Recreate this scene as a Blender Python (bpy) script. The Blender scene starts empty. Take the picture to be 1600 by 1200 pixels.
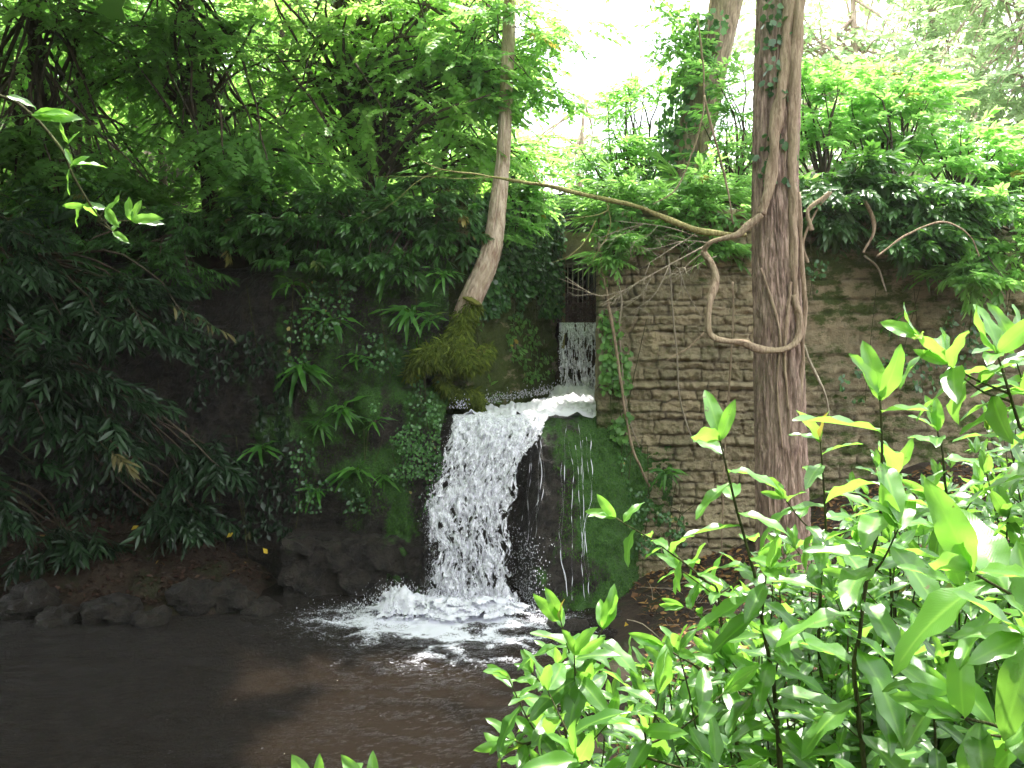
import bpy, math, random
import numpy as np
from mathutils import Vector
R = math.radians
rng = np.random.default_rng(7)
random.seed(7)
SC = bpy.context.scene
COL = SC.collection

# ------------------------------------------------------------------ camera, sky, sun, exposure
TH = math.atan(120/1386.0)
FPX = 1386.0
EYE = np.array([0, 0, 3.0])
cam_d = bpy.data.cameras.new('camera')
cam_d.sensor_width = 36; cam_d.lens = 18*FPX/800
cam_d.clip_start = 0.05; cam_d.clip_end = 400
cam = bpy.data.objects.new('camera', cam_d); COL.objects.link(cam)
cam.location = EYE; cam.rotation_euler = (R(90)-TH, 0, 0)
SC.camera = cam

SUN_EL, SUN_AZ = 68, 14           # azimuth measured from +Y towards +X
world = bpy.data.worlds.new("World"); SC.world = world; world.use_nodes = True
wn = world.node_tree; wn.nodes.clear()
wo = wn.nodes.new('ShaderNodeOutputWorld'); bg = wn.nodes.new('ShaderNodeBackground')
sky = wn.nodes.new('ShaderNodeTexSky'); sky.sky_type = 'NISHITA'; sky.sun_disc = False
sky.sun_elevation = R(SUN_EL); sky.sun_rotation = R(SUN_AZ)
sky.air_density = 1.0; sky.dust_density = 4.0; sky.ozone_density = 0.6
wm = wn.nodes.new('ShaderNodeMixRGB'); wm.inputs[2].default_value = (9.5, 9.8, 10.0, 1)   # thin bright cloud cover
wc = wn.nodes.new('ShaderNodeTexNoise'); wc.inputs['Scale'].default_value = 2.2; wc.inputs['Detail'].default_value = 5
wr = wn.nodes.new('ShaderNodeMapRange'); wr.inputs[1].default_value = .35; wr.inputs[2].default_value = .6
wr.inputs[3].default_value = .6; wr.inputs[4].default_value = .95
wt = wn.nodes.new('ShaderNodeTexCoord')
wn.links.new(wt.outputs['Generated'], wc.inputs['Vector'])
wn.links.new(wc.outputs[0], wr.inputs[0]); wn.links.new(wr.outputs[0], wm.inputs[0])
wn.links.new(sky.outputs[0], wm.inputs[1]); wn.links.new(wm.outputs[0], bg.inputs[0])
bg.inputs[1].default_value = 0.15
wn.links.new(bg.outputs[0], wo.inputs[0])
sd = bpy.data.lights.new('sun', 'SUN'); sd.energy = 5.0; sd.angle = R(1.5); sd.color = (1, .95, .86)
so = bpy.data.objects.new('sun', sd); COL.objects.link(so)
sv = Vector((math.sin(R(SUN_AZ))*math.cos(R(SUN_EL)), math.cos(R(SUN_AZ))*math.cos(R(SUN_EL)), math.sin(R(SUN_EL))))
so.rotation_euler = sv.to_track_quat('Z', 'Y').to_euler()
so.location = (10, 20, 30)
SC.view_settings.view_transform = 'Standard'; SC.view_settings.look = 'None'
SC.view_settings.gamma = 1; SC.view_settings.exposure = 1.75
SC.render.engine = 'CYCLES'
SC.cycles.transparent_max_bounces = 12
SC.cycles.max_bounces = 7

# ------------------------------------------------------------------ helpers
def P(px, py, Y):
    """a point of the place: photo pixel on the plane at distance Y"""
    xc, yc = (px-800)/FPX, (600-py)/FPX
    d = np.array([xc, math.cos(TH)+yc*math.sin(TH), -math.sin(TH)+yc*math.cos(TH)])
    return EYE + d*(Y/d[1])

def _hash(ix, iy, iz, s):
    h = (ix*374761393 + iy*668265263 + iz*2147483647 + s*974634777) & 0xffffffff
    h = ((h ^ (h >> 13))*1274126177) & 0xffffffff
    h = ((h ^ (h >> 16))*2246822519) & 0xffffffff
    return ((h ^ (h >> 15)) & 0xffffff)/float(0xffffff)*2-1
def vn(p, s=0):
    p = np.asarray(p, float); f = np.floor(p); i = f.astype(np.int64); t = p-f; t = t*t*(3-2*t)
    out = 0
    for a in (0, 1):
        for b in (0, 1):
            for c in (0, 1):
                w = (t[..., 0] if a else 1-t[..., 0])*(t[..., 1] if b else 1-t[..., 1])*(t[..., 2] if c else 1-t[..., 2])
                out = out + w*_hash(i[..., 0]+a, i[..., 1]+b, i[..., 2]+c, s)
    return out
def fbm(p, o=4, s=0):
    r, a, n = 0, 1, 0
    p = np.asarray(p, float)
    for k in range(o):
        r = r + a*vn(p*(2.03**k)+k*17.3, s+k); n += a; a *= .5
    return r/n
def st3(a, b, c): return np.stack(np.broadcast_arrays(a, b, c), -1)
def sm(x, a, b):
    t = np.clip((x-a)/(b-a), 0, 1); return t*t*(3-2*t)
def nrm(v): return v/np.maximum(np.linalg.norm(v, axis=-1, keepdims=True), 1e-9)

def mk(name, V, F, mat, parent=None, attr=None, smooth=True, **tags):
    """ONE mesh object; F = array or list of arrays of faces; attr = {name: (n,) or (n,4)}"""
    V = np.asarray(V, float)
    if not isinstance(F, (list, tuple)): F = [F]
    F = [np.asarray(f) for f in F if len(f)]
    if parent is not None: V = V - np.array(parent['_o'])
    me = bpy.data.meshes.new(name)
    me.vertices.add(len(V)); me.vertices.foreach_set('co', V.ravel().astype(np.float32))
    nl = sum(f.size for f in F); nf = sum(len(f) for f in F)
    me.loops.add(nl); me.polygons.add(nf)
    me.loops.foreach_set('vertex_index', np.concatenate([f.ravel() for f in F]).astype(np.int32))
    ls = []; o = 0
    for f in F:
        ls.append(o+np.arange(len(f))*f.shape[1]); o += f.size
    me.polygons.foreach_set('loop_start', np.concatenate(ls).astype(np.int32))
    me.update(calc_edges=True)
    me.polygons.foreach_set('use_smooth', np.full(nf, smooth))
    if attr:
        for k, a in attr.items():
            a = np.asarray(a, np.float32)
            if a.ndim == 1:
                t = me.attributes.new(k, 'FLOAT', 'POINT'); t.data.foreach_set('value', a)
            else:
                t = me.attributes.new(k, 'FLOAT_COLOR', 'POINT'); t.data.foreach_set('color', a.ravel())
    if mat: me.materials.append(mat)
    me.validate()
    ob = bpy.data.objects.new(name, me); COL.objects.link(ob)
    if parent is not None: ob.parent = parent
    for k, v in tags.items(): ob[k] = v
    return ob
def thing(name, loc, label, category, group=None):
    o = bpy.data.objects.new(name, None); COL.objects.link(o)
    o.empty_display_size = .2
    o.location = [float(a) for a in loc]; o['_o'] = [float(a) for a in loc]
    o['label'] = label; o['category'] = category
    if group: o['group'] = group
    return o
def tg(label, category, group=None):
    d = dict(label=label, category=category)
    if group: d['group'] = group
    return d
def grid_faces(nu, nv, off=0, closed_u=False):
    """vertex index = j*nu + i"""
    i = np.arange(nu if closed_u else nu-1); j = np.arange(nv-1)
    I, J = np.meshgrid(i, j); I = I.ravel(); J = J.ravel(); I2 = (I+1) % nu
    return np.stack([J*nu+I, J*nu+I2, (J+1)*nu+I2, (J+1)*nu+I], 1)+off
class MB:
    def __init__(s): s.V = []; s.F = {}; s.n = 0; s.A = []
    def add(s, V, F, A=None):
        V = np.asarray(V, float)
        s.V.append(V)
        for f in (F if isinstance(F, list) else [F]):
            f = np.asarray(f)
            if len(f): s.F.setdefault(f.shape[1], []).append(f+s.n)
        s.n += len(V)
        if A is None: A = np.zeros((len(V), 4))
        s.A.append(A)
    def build(s, name, mat, parent=None, smooth=True, attr='lc', **tags):
        V = np.concatenate(s.V); F = [np.concatenate(v) for v in s.F.values()]
        return mk(name, V, F, mat, parent, {attr: np.concatenate(s.A)}, smooth, **tags)
def smooth_path(pts, n):
    """Catmull-Rom through points, n samples"""
    p = np.asarray(pts, float)
    if len(p) < 3:
        t = np.linspace(0, 1, n)[:, None]; return p[0]*(1-t)+p[-1]*t
    q = np.vstack([2*p[0]-p[1], p, 2*p[-1]-p[-2]])
    u = np.linspace(0, len(p)-1-1e-6, n); i = u.astype(int); t = (u-i)[:, None]
    a, b, c, d = q[i], q[i+1], q[i+2], q[i+3]
    return .5*((2*b)+(-a+c)*t+(2*a-5*b+4*c-d)*t*t+(-a+3*b-3*c+d)*t**3)
def tube(pts, rad, ns=6, disp=None):
    p = np.asarray(pts, float); n = len(p); rad = np.broadcast_to(np.asarray(rad, float), (n,))
    T = nrm(np.gradient(p, axis=0))
    ref = np.array([0, 1., 0]) if abs(T[0][1]) < .8 else np.array([1., 0, 0])
    N = np.zeros((n, 3)); v = ref-T[0]*ref.dot(T[0]); N[0] = v/np.linalg.norm(v)
    for i in range(1, n):
        v = N[i-1]-T[i]*N[i-1].dot(T[i]); N[i] = v/max(np.linalg.norm(v), 1e-9)
    B = np.cross(T, N)
    a = np.linspace(0, 2*math.pi, ns, endpoint=False)
    r = rad[:, None]*np.ones((1, ns))
    if disp is not None:
        L = np.concatenate([[0], np.cumsum(np.linalg.norm(np.diff(p, axis=0), axis=1))])
        r = r+disp(a[None, :], L[:, None], rad[:, None])
    V = p[:, None]+r[..., None]*(np.cos(a)[None, :, None]*N[:, None]+np.sin(a)[None, :, None]*B[:, None])
    V = V.reshape(-1, 3); F = grid_faces(ns, n, closed_u=True)
    V = np.vstack([V, p[0], p[-1]])
    k = np.arange(ns); k2 = (k+1) % ns
    caps = np.vstack([np.stack([k2, k, np.full(ns, n*ns)], 1), np.stack([(n-1)*ns+k, (n-1)*ns+k2, np.full(ns, n*ns+1)], 1)])
    return V, [F, caps]

# ---- leaf templates: V (m,3) with y along the leaf (length 1), F, A = (tint, rib, along, rand)
def leaf_blade(nl, nw, hw, fold=.25, droop=.25, sharp=1.0, pw=.9, wav=0.0):
    t = np.linspace(0, 1, nl+1); s = np.linspace(-1, 1, nw+1)
    w = hw*np.sin(np.pi*t**pw)**sharp; w[0] = hw*.05; w[-1] = 0.002
    Tt, S = np.meshgrid(t, s, indexing='ij')
    X = S*w[:, None]; Z = fold*np.abs(X)-droop*Tt**2+wav*np.sin(Tt*14+S*2)*np.abs(S)*.03
    V = st3(X, Tt, Z).reshape(-1, 3)
    F = grid_faces(nw+1, nl+1)
    A = np.stack([np.zeros(V.shape[0]), np.abs(S).ravel(), Tt.ravel(), np.zeros(V.shape[0])], 1)
    return V, F, A
def leaf_lobed(lobes, depth=.45, droop=.2, fold=.15):
    pts = [(0, 0)]
    ang = np.linspace(-115, 115, lobes)
    for i, a in enumerate(ang):
        L = .55*(1-.25*(abs(a)/115)**1.2) if abs(a) < 90 else .36
        pts.append((math.sin(R(a))*L, .45+math.cos(R(a))*L))
        if i < lobes-1:
            m = (a+ang[i+1])/2; q = L*(1-depth)
            pts.append((math.sin(R(m))*q, .45+math.cos(R(m))*q))
    v = np.array([(x, y, fold*abs(x)-droop*y*y) for x, y in pts]+[(0, .45, -.02)])
    c = len(pts); k = np.arange(c)
    F = np.stack([np.full(c, c), (k+1) % c, k], 1)
    A = np.zeros((len(v), 4)); A[:, 1] = np.minimum(np.abs(v[:, 0])*2, 1); A[:, 2] = v[:, 1]
    return v, F, A
L_LAUREL = leaf_blade(9, 4, .172, .28, .26, .66, .9, 1.0)
L_LAUREL_B = leaf_blade(9, 4, .186, .20, .46, .66, .9, 1.5)
L_LAUREL_C = leaf_blade(9, 4, .150, .42, .08, .7, .94, 1.0)
L_MID = leaf_blade(3, 2, .17, .3, .22, .8, .9)
L_NARROW = leaf_blade(3, 2, .11, .3, .25, .9, .9)
L_OVAL = leaf_blade(2, 2, .30, .2, .15, .8, .8)
L_MAPLE = leaf_lobed(5)
L_IVY = leaf_lobed(5, .25, .1, .1)
L_STRAP = leaf_blade(10, 2, .082, .3, .95, .4, .85, 2.2)

def scatter(tmpls, pos, d, up, size, tint, tj=0.0):
    """place template copies: y axis along d, z towards up"""
    pos = np.asarray(pos, float); n = len(pos)
    d = nrm(np.asarray(d, float)); side = nrm(np.cross(d, up)); up2 = np.cross(side, d)
    size = np.broadcast_to(size, (n,)); tint = np.broadcast_to(tint, (n,))
    mb = MB(); pick = rng.integers(0, len(tmpls), n)
    for q, (TV, TF, TA) in enumerate(tmpls):
        k = np.where(pick == q)[0]
        if not len(k): continue
        V = pos[k, None]+size[k, None, None]*(TV[None, :, 0:1]*side[k, None]+TV[None, :, 1:2]*d[k, None]+TV[None, :, 2:3]*up2[k, None])
        m = len(TV)
        A = np.repeat(TA[None], len(k), 0).copy()
        A[..., 0] = np.clip(A[..., 0]+tint[k, None], 0, 1)
        A[..., 3] = rng.random(len(k))[:, None] if tj else A[..., 3]
        FF = [(f[None]+(np.arange(len(k))*m)[:, None, None]).reshape(-1, f.shape[1]) for f in (TF if isinstance(TF, list) else [TF])]
        mb.add(V.reshape(-1, 3), FF, A.reshape(-1, 4))
    return mb
def collapse(mb):
    return np.concatenate(mb.V), [np.concatenate(v) for v in mb.F.values()], np.concatenate(mb.A)
def spray(leafs, n, ang=55, flat=.25, ls=.22, droop=.15, whorl=False, tipbias=0.0, twig=.008):
    """a twig of length 1 along y with n leaves"""
    pos, dd, up, sz, ti = [], [], [], [], []
    for i in range(n):
        t = (i+1)/n if not whorl else .55+.45*(i+1)/n
        t = t**(1-tipbias)
        c = np.array([.05*math.sin(t*5), t, -droop*t*t])
        if whorl:
            a = i*2.4; s = np.array([math.cos(a), 0, math.sin(a)*.6])
        else:
            s = np.array([1 if i % 2 else -1, 0, 0])+rng.normal(0, flat, 3)
        a = R(ang*(1.15-.75*t)+rng.normal(0, 10))
        v = np.array([0, math.cos(a), 0])+s*math.sin(a)+np.array([0, 0, -.15])
        pos.append(c); dd.append(v); up.append(np.array([0, 0, 1])+rng.normal(0, flat+.05, 3)+s*.1)
        sz.append(ls*rng.uniform(.75, 1.15)*(1-.25*abs(t-.5))); ti.append(rng.uniform(0, .45))
    mb = scatter(leafs, pos, dd, np.array(up), np.array(sz), np.array(ti))
    if twig:
        t = np.linspace(0, 1, 4)
        V, F = tube(st3(.05*np.sin(t*5), t, -droop*t*t), twig*(1-.7*t), 3)
        A = np.zeros((len(V), 4)); A[:, 1] = .5
        mb.add(V, F, A)
    return collapse(mb)
def rdirs(n):
    return nrm(rng.normal(0, 1, (n, 3)))

# ------------------------------------------------------------------ materials
class NT:
    def __init__(s, name):
        s.m = bpy.data.materials.new(name); s.m.use_nodes = True; s.t = s.m.node_tree; s.t.nodes.clear()
        s.out = s.t.nodes.new('ShaderNodeOutputMaterial')
        s.tc = s.t.nodes.new('ShaderNodeTexCoord')
    def n(s, ty, **kw):
        x = s.t.nodes.new('ShaderNode'+ty)
        for k, v in kw.items(): setattr(x, k, v)
        return x
    def l(s, a, b): s.t.links.new(a, b)
    def set(s, inp, v):
        if isinstance(v, (int, float, tuple)): inp.default_value = v if not isinstance(v, tuple) or len(v) != 3 or inp.type == 'VECTOR' else (*v, 1)
        else: s.l(v, inp)
    def noise(s, scale, detail=5, rough=.55, stretch=None, dist=0, col=False):
        x = s.n('TexNoise'); x.inputs['Scale'].default_value = scale; x.inputs['Detail'].default_value = detail
        x.inputs['Roughness'].default_value = rough; x.inputs['Distortion'].default_value = dist
        if stretch:
            mp = s.n('Mapping'); mp.inputs['Scale'].default_value = stretch
            s.l(s.tc.outputs['Object'], mp.inputs[0]); s.l(mp.outputs[0], x.inputs['Vector'])
        else: s.l(s.tc.outputs['Object'], x.inputs['Vector'])
        return x.outputs[1 if col else 0]
    def ramp(s, v, a, b, lo=0., hi=1.):
        x = s.n('MapRange'); s.l(v, x.inputs[0])
        for i, q in ((1, a), (2, b), (3, lo), (4, hi)): x.inputs[i].default_value = q
        return x.outputs[0]
    def mix(s, f, a, b, mode='MIX'):
        x = s.n('MixRGB', blend_type=mode); s.set(x.inputs[0], f); s.set(x.inputs[1], a); s.set(x.inputs[2], b)
        return x.outputs[0]
    def math(s, op, a, b=0.):
        x = s.n('Math', operation=op); s.set(x.inputs[0], a); s.set(x.inputs[1], b); return x.outputs[0]
    def attr(s, name):
        x = s.n('Attribute'); x.attribute_name = name; return x
    def bump(s, h, st=.5, d=.02):
        x = s.n('Bump'); x.inputs['Strength'].default_value = st; x.inputs['Distance'].default_value = d
        s.l(h, x.inputs['Height']); return x.outputs[0]
    def pbsdf(s, col, rough=.8, spec=.5, normal=None, **kw):
        x = s.n('BsdfPrincipled'); s.set(x.inputs['Base Color'], col); s.set(x.inputs['Roughness'], rough)
        s.set(x.inputs['Specular IOR Level'], spec)
        if normal is not None: s.l(normal, x.inputs['Normal'])
        for k, v in kw.items(): s.set(x.inputs[k], v)
        return x.outputs[0]
    def done(s, sh): s.l(sh, s.out.inputs[0]); return s.m

def leaf_mat(name, dark, light, trans, rough=.45, spec=.5, tw=.35, rib=0.0, old=None):
    m = NT(name); a = m.attr('lc'); sp = m.n('SeparateColor'); m.l(a.outputs['Color'], sp.inputs[0])
    nz = m.noise(2.2, 3)
    f = m.math('ADD', sp.outputs[0], m.ramp(nz, .3, .7, -.12, .12))
    c = m.mix(f, dark, light)
    t = m.mix(f, tuple(x*.5 for x in trans), trans)
    if old is not None:   # a few yellowed or brown leaves
        o = m.ramp(a.outputs['Alpha'], .992, .994)
        c = m.mix(o, c, old); t = m.mix(o, t, old)
    kw = {}
    if rib:
        rr = m.ramp(sp.outputs[1], .0, .16, rib, 0)
        c = m.mix(rr, c, (light[0]*1.9, light[1]*1.5, light[2]*1.6))
        sp_ = m.noise(38, 3, .6); c = m.mix(m.ramp(sp_, .68, .72, 0, .75), c, (.16, .13, .05))      # blemishes
        t = m.mix(m.ramp(sp_, .68, .72, 0, .75), t, (.10, .08, .02))
        w = m.n('TexWave'); w.inputs['Scale'].default_value = 4.2; w.inputs['Distortion'].default_value = 2
        cb = m.n('CombineXYZ'); m.l(m.math('SUBTRACT', m.math('MULTIPLY', sp.outputs[2], 2.4), m.math('MULTIPLY', sp.outputs[1], .5)), cb.inputs[0])
        m.l(cb.outputs[0], w.inputs['Vector'])
        bm = m.bump(m.math('ADD', m.math('MULTIPLY', w.outputs[0], .5), m.noise(60, 3)), .10, .003)
    else: bm = None
    g = m.n('NewGeometry')
    cc = m.mix(m.math('MULTIPLY', g.outputs['Backfacing'], .6), c, (light[0]*1.25, light[1]*1.1, light[2]*1.5))
    b = m.pbsdf(cc, rough, spec, bm)
    tr = m.n('BsdfTranslucent'); m.set(tr.inputs[0], t)
    ms = m.n('MixShader'); ms.inputs[0].default_value = tw; m.l(b, ms.inputs[1]); m.l(tr.outputs[0], ms.inputs[2])
    return m.done(ms.outputs[0])
M = {}
M['laurel'] = leaf_mat('laurel_leaf', (.012, .050, .018), (.10, .24, .04), (.40, .84, .10), .33, .7, .38, .9, (.4, .30, .05))
M['dim'] = leaf_mat('shade_tinted_evergreen_leaf', (.006, .018, .008), (.020, .048, .018), (.06, .16, .03), .4, .4, .2, old=(.12, .10, .04))  # near-black copy of the evergreen leaf, deep shade put into its colour
M['bright'] = leaf_mat('sun_tinted_maple_leaf', (.09, .20, .05), (.20, .37, .08), (.62, .98, .24), .5, .4, .55)  # lighter copy of the maple leaf, sunlight put into its colour
M['maple'] = leaf_mat('maple_leaf', (.06, .15, .04), (.16, .33, .07), (.52, .92, .20), .5, .4, .5)
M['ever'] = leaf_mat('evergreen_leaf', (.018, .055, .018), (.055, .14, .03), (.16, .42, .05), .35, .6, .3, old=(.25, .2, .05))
M['fresh'] = leaf_mat('fresh_leaf', (.06, .16, .04), (.16, .33, .07), (.48, .9, .20), .42, .5, .5, old=(.4, .3, .06))
M['pale'] = leaf_mat('glare_paled_leaf', (.16, .28, .12), (.30, .44, .20), (.7, .9, .45), .6, .3, .5)  # washed-out look of lens glare put into the leaf colour
M['ivy'] = leaf_mat('ivy_leaf', (.02, .07, .025), (.10, .24, .06), (.2, .5, .08), .35, .6, .25, old=(.35, .3, .1))
M['fern'] = leaf_mat('fern_frond', (.03, .11, .02), (.10, .28, .04), (.3, .7, .06), .4, .5, .4, old=(.22, .12, .05))
M['dry'] = leaf_mat('dry_leaf', (.10, .05, .03), (.30, .17, .06), (.3, .15, .04), .8, .2, .15, old=(.6, .42, .05))
M['moss_green'] = leaf_mat('green_moss_blade', (.025, .07, .012), (.11, .26, .04), (.16, .32, .04), .8, .2, .3)
M['dry_dark'] = leaf_mat('dark_dead_leaf', (.022, .012, .009), (.075, .035, .022), (.05, .02, .01), .6, .4, .1, old=(.30, .17, .05))  # darker, redder colours than the dry leaves
M['moss_fuzz'] = leaf_mat('moss_blade', (.035, .06, .01), (.17, .22, .03), (.22, .3, .03), .8, .2, .3)

def bark(name, c1, c2, c3, scale=14, moss=0.0, mossc=(.09, .12, .015)):
    m = NT(name)
    n1 = m.noise(scale, 8, .65, (1, 1, .16), .6); n2 = m.noise(3.0, 4); n3 = m.noise(70, 4, .6, (1, 1, .4))
    c = m.mix(m.ramp(n1, .38, .62), c1, c2); c = m.mix(m.ramp(n2, .45, .7, 0, .7), c, c3)
    c = m.mix(m.ramp(n3, .3, .7, 0, .3), c, tuple(x*.45 for x in c1))
    if moss: c = m.mix(m.ramp(m.noise(5, 6, .7), .62-moss*.35, .72-moss*.3), c, mossc)
    h = m.math('ADD', n1, m.math('MULTIPLY', n3, .35))
    return m.done(m.pbsdf(c, .9, .2, m.bump(h, .9, .03)))
M['bark'] = bark('furrowed_bark', (.15, .10, .078), (.54, .385, .315), (.38, .30, .23), 22)
M['bark_dark'] = bark('dark_bark', (.06, .042, .032), (.14, .10, .075), (.08, .08, .05), 18)
M['bark_pale'] = bark('bleached_bark', (.32, .21, .16), (.66, .52, .43), (.48, .38, .29), 16)
M['vine'] = bark('vine_bark', (.22, .15, .10), (.46, .35, .25), (.34, .28, .17), 40)
M['twig'] = bark('dead_twig', (.24, .19, .14), (.50, .42, .33), (.35, .33, .22), 60)
M['branch_green'] = bark('mossy_branch', (.18, .15, .06), (.36, .32, .14), (.26, .28, .08), 40)
M['stem'] = bark('laurel_stem', (.05, .05, .025), (.13, .15, .05), (.10, .08, .05), 60)
def moss_mat(name, a=(.05, .08, .012), b=(.17, .21, .03), c=(.12, .09, .035)):
    m = NT(name)
    n1 = m.noise(30, 8, .7); n2 = m.noise(4, 5, .6)
    col = m.mix(m.ramp(n1, .35, .65), a, b); col = m.mix(m.ramp(n2, .5, .68, 0, .8), col, c)
    return m.done(m.pbsdf(col, .95, .1, m.bump(n1, 1, .04)))
M['moss'] = moss_mat('moss')
def stone_mat():
    m = NT('weathered_masonry')
    a = m.attr('lc'); sp = m.n('SeparateColor'); m.l(a.outputs['Color'], sp.inputs[0])
    n1 = m.noise(9, 8, .65); n2 = m.noise(1.4, 5, .6); n3 = m.noise(55, 6, .7); n4 = m.noise(3.2, 6, .65, (1, 1, 2.2))
    c = m.mix(sp.outputs[0], (.49, .395, .255), (.31, .265, .165))
    c = m.mix(m.ramp(n1, .35, .7, 0, .7), c, (.44, .35, .21))
    c = m.mix(m.ramp(n2, .45, .65, 0, .7), c, (.15, .145, .085))
    c = m.mix(m.ramp(n3, .55, .75, 0, .6), c, (.55, .45, .33))
    c = m.mix(m.ramp(n3, .45, .25, 0, .6), c, (.10, .075, .05))
    c = m.mix(sp.outputs[1], c, (.13, .105, .07))                  # open joints
    ms = m.math('ADD', sp.outputs[2], m.ramp(n4, .2, .8, -.9, .9))
    mossc = m.mix(m.ramp(n3, .3, .7), (.035, .07, .012), (.09, .13, .02))
    mk_ = m.ramp(ms, .42, .75, 0, .92)
    c = m.mix(mk_, c, mossc)
    h = m.math('ADD', m.math('MULTIPLY', n1, .7), m.math('MULTIPLY', n3, .6))
    return m.done(m.pbsdf(c, .92, .25, m.bump(h, 1., .08)))
M['stone'] = stone_mat()
def rock_mat():
    m = NT('wet_dark_rock')
    a = m.attr('lc'); sp = m.n('SeparateColor'); m.l(a.outputs['Color'], sp.inputs[0])
    n1 = m.noise(7, 8, .7); n3 = m.noise(42, 6, .7); n4 = m.noise(2.6, 6, .65, (1, 1, .6))
    c = m.mix(m.ramp(n1, .35, .68), (.012, .010, .009), (.065, .052, .042))
    ms = m.math('ADD', sp.outputs[2], m.ramp(n4, .2, .8, -.9, .9))
    mossc = m.mix(m.ramp(n3, .3, .7), (.025, .08, .015), (.09, .22, .035))
    mm = m.ramp(ms, .35, .7, 0, .95)
    c = m.mix(mm, c, mossc)
    rg = m.math('ADD', m.math('MULTIPLY', mm, .5), m.ramp(n3, .3, .7, .22, .5))
    h = m.math('ADD', m.math('MULTIPLY', n1, .8), m.math('MULTIPLY', n3, .4))
    return m.done(m.pbsdf(c, rg, .5, m.bump(h, 1., .14)))
M['rock'] = rock_mat()
def ground_mat():
    m = NT('forest_floor')
    n1 = m.noise(1.6, 7, .65); n2 = m.noise(16, 7, .7); n3 = m.noise(70, 4, .7)
    c = m.mix(m.ramp(n1, .35, .65), (.030, .020, .015), (.065, .044, .03))
    c = m.mix(m.ramp(n2, .5, .75, 0, .7), c, (.11, .075, .048))
    c = m.mix(m.ramp(m.noise(2.7, 6), .52, .66, 0, .7), c, (.035, .05, .015))
    h = m.math('ADD', n2, m.math('MULTIPLY', n3, .5))
    return m.done(m.pbsdf(c, .9, .3, m.bump(h, 1, .06)))
M['ground'] = ground_mat()
def water_mat():
    m = NT('pool_water')
    a = m.attr('foam')
    n1 = m.noise(26, 6, .75, None, 1.2); n2 = m.noise(9, 4, .6)
    fr = m.n('Fresnel'); fr.inputs[0].default_value = 1.33
    wv = m.noise(7, 5, .65, (1, 1.6, 1)); w2 = m.noise(30, 4, .65, (1, 2.2, 1))
    bp = m.bump(m.math('ADD', wv, m.math('MULTIPLY', w2, .8)), 1., .12)
    m.l(bp, fr.inputs[1])
    gl = m.n('BsdfGlossy'); gl.inputs['Roughness'].default_value = .03; m.l(bp, gl.inputs['Normal'])
    tr = m.n('BsdfTransparent'); tr.inputs[0].default_value = (.22, .16, .10, 1)
    mud = m.n('BsdfDiffuse'); mud.inputs[0].default_value = (.030, .021, .014, 1)
    mt = m.n('MixShader'); mt.inputs[0].default_value = .35; m.l(tr.outputs[0], mt.inputs[1]); m.l(mud.outputs[0], mt.inputs[2])
    mx = m.n('MixShader'); m.l(m.math('MINIMUM', m.math('MULTIPLY', fr.outputs[0], 2.0), 1.), mx.inputs[0])
    m.l(mt.outputs[0], mx.inputs[1]); m.l(gl.outputs[0], mx.inputs[2])
    fo = m.pbsdf((.75, .75, .84), .6, .4)
    f = m.math('ADD', a.outputs['Fac'], m.math('ADD', m.ramp(n1, .25, .75, -.65, .65), m.ramp(m.noise(85, 3, .7), .25, .75, -.35, .35)))
    f = m.ramp(f, .38, .85, 0, .92)
    m2 = m.n('MixShader'); m.l(f, m2.inputs[0]); m.l(mx.outputs[0], m2.inputs[1]); m.l(fo, m2.inputs[2])
    return m.done(m2.outputs[0])
M['water'] = water_mat()
def white_mat(name='white_water', alpha=True):
    m = NT(name)
    b = m.pbsdf((.84, .83, .90), .45, .5, m.bump(m.noise(60, 3, .6), .2, .01))
    tr = m.n('BsdfTranslucent'); tr.inputs[0].default_value = (.75, .76, .85, 1)
    ms = m.n('MixShader'); ms.inputs[0].default_value = .25; m.l(b, ms.inputs[1]); m.l(tr.outputs[0], ms.inputs[2])
    if not alpha: return m.done(ms.outputs[0])
    tp = m.n('BsdfTransparent'); mx = m.n('MixShader')
    m.l(m.ramp(m.noise(26, 5, .7, (1, 1, .3), 1.), .36, .60, .10, 1.), mx.inputs[0])
    m.l(tp.outputs[0], mx.inputs[1]); m.l(ms.outputs[0], mx.inputs[2])
    return m.done(mx.outputs[0])
M['white'] = white_mat(); M['white_solid'] = white_mat('churned_water', False)
def simple(name, c1, c2, sc=20, rough=.8, metal=0.):
    m = NT(name); n = m.noise(sc, 6, .7)
    return m.done(m.pbsdf(m.mix(m.ramp(n, .35, .65), c1, c2), rough, .4, m.bump(n, .5, .01), Metallic=metal))
M['iron'] = simple('rusty_iron', (.28, .24, .17), (.42, .38, .28), 30, .7)
M['debris'] = simple('caught_debris', (.07, .04, .04), (.15, .09, .08), 40, .8)
M['timber'] = simple('weathered_timber', (.20, .17, .07), (.32, .27, .12), 25, .85)
M['concrete'] = simple('stained_concrete', (.018, .015, .011), (.048, .038, .026), 7, .8)
M['fungus'] = simple('mossy_fungus', (.14, .16, .03), (.30, .28, .06), 25, .85)

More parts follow.
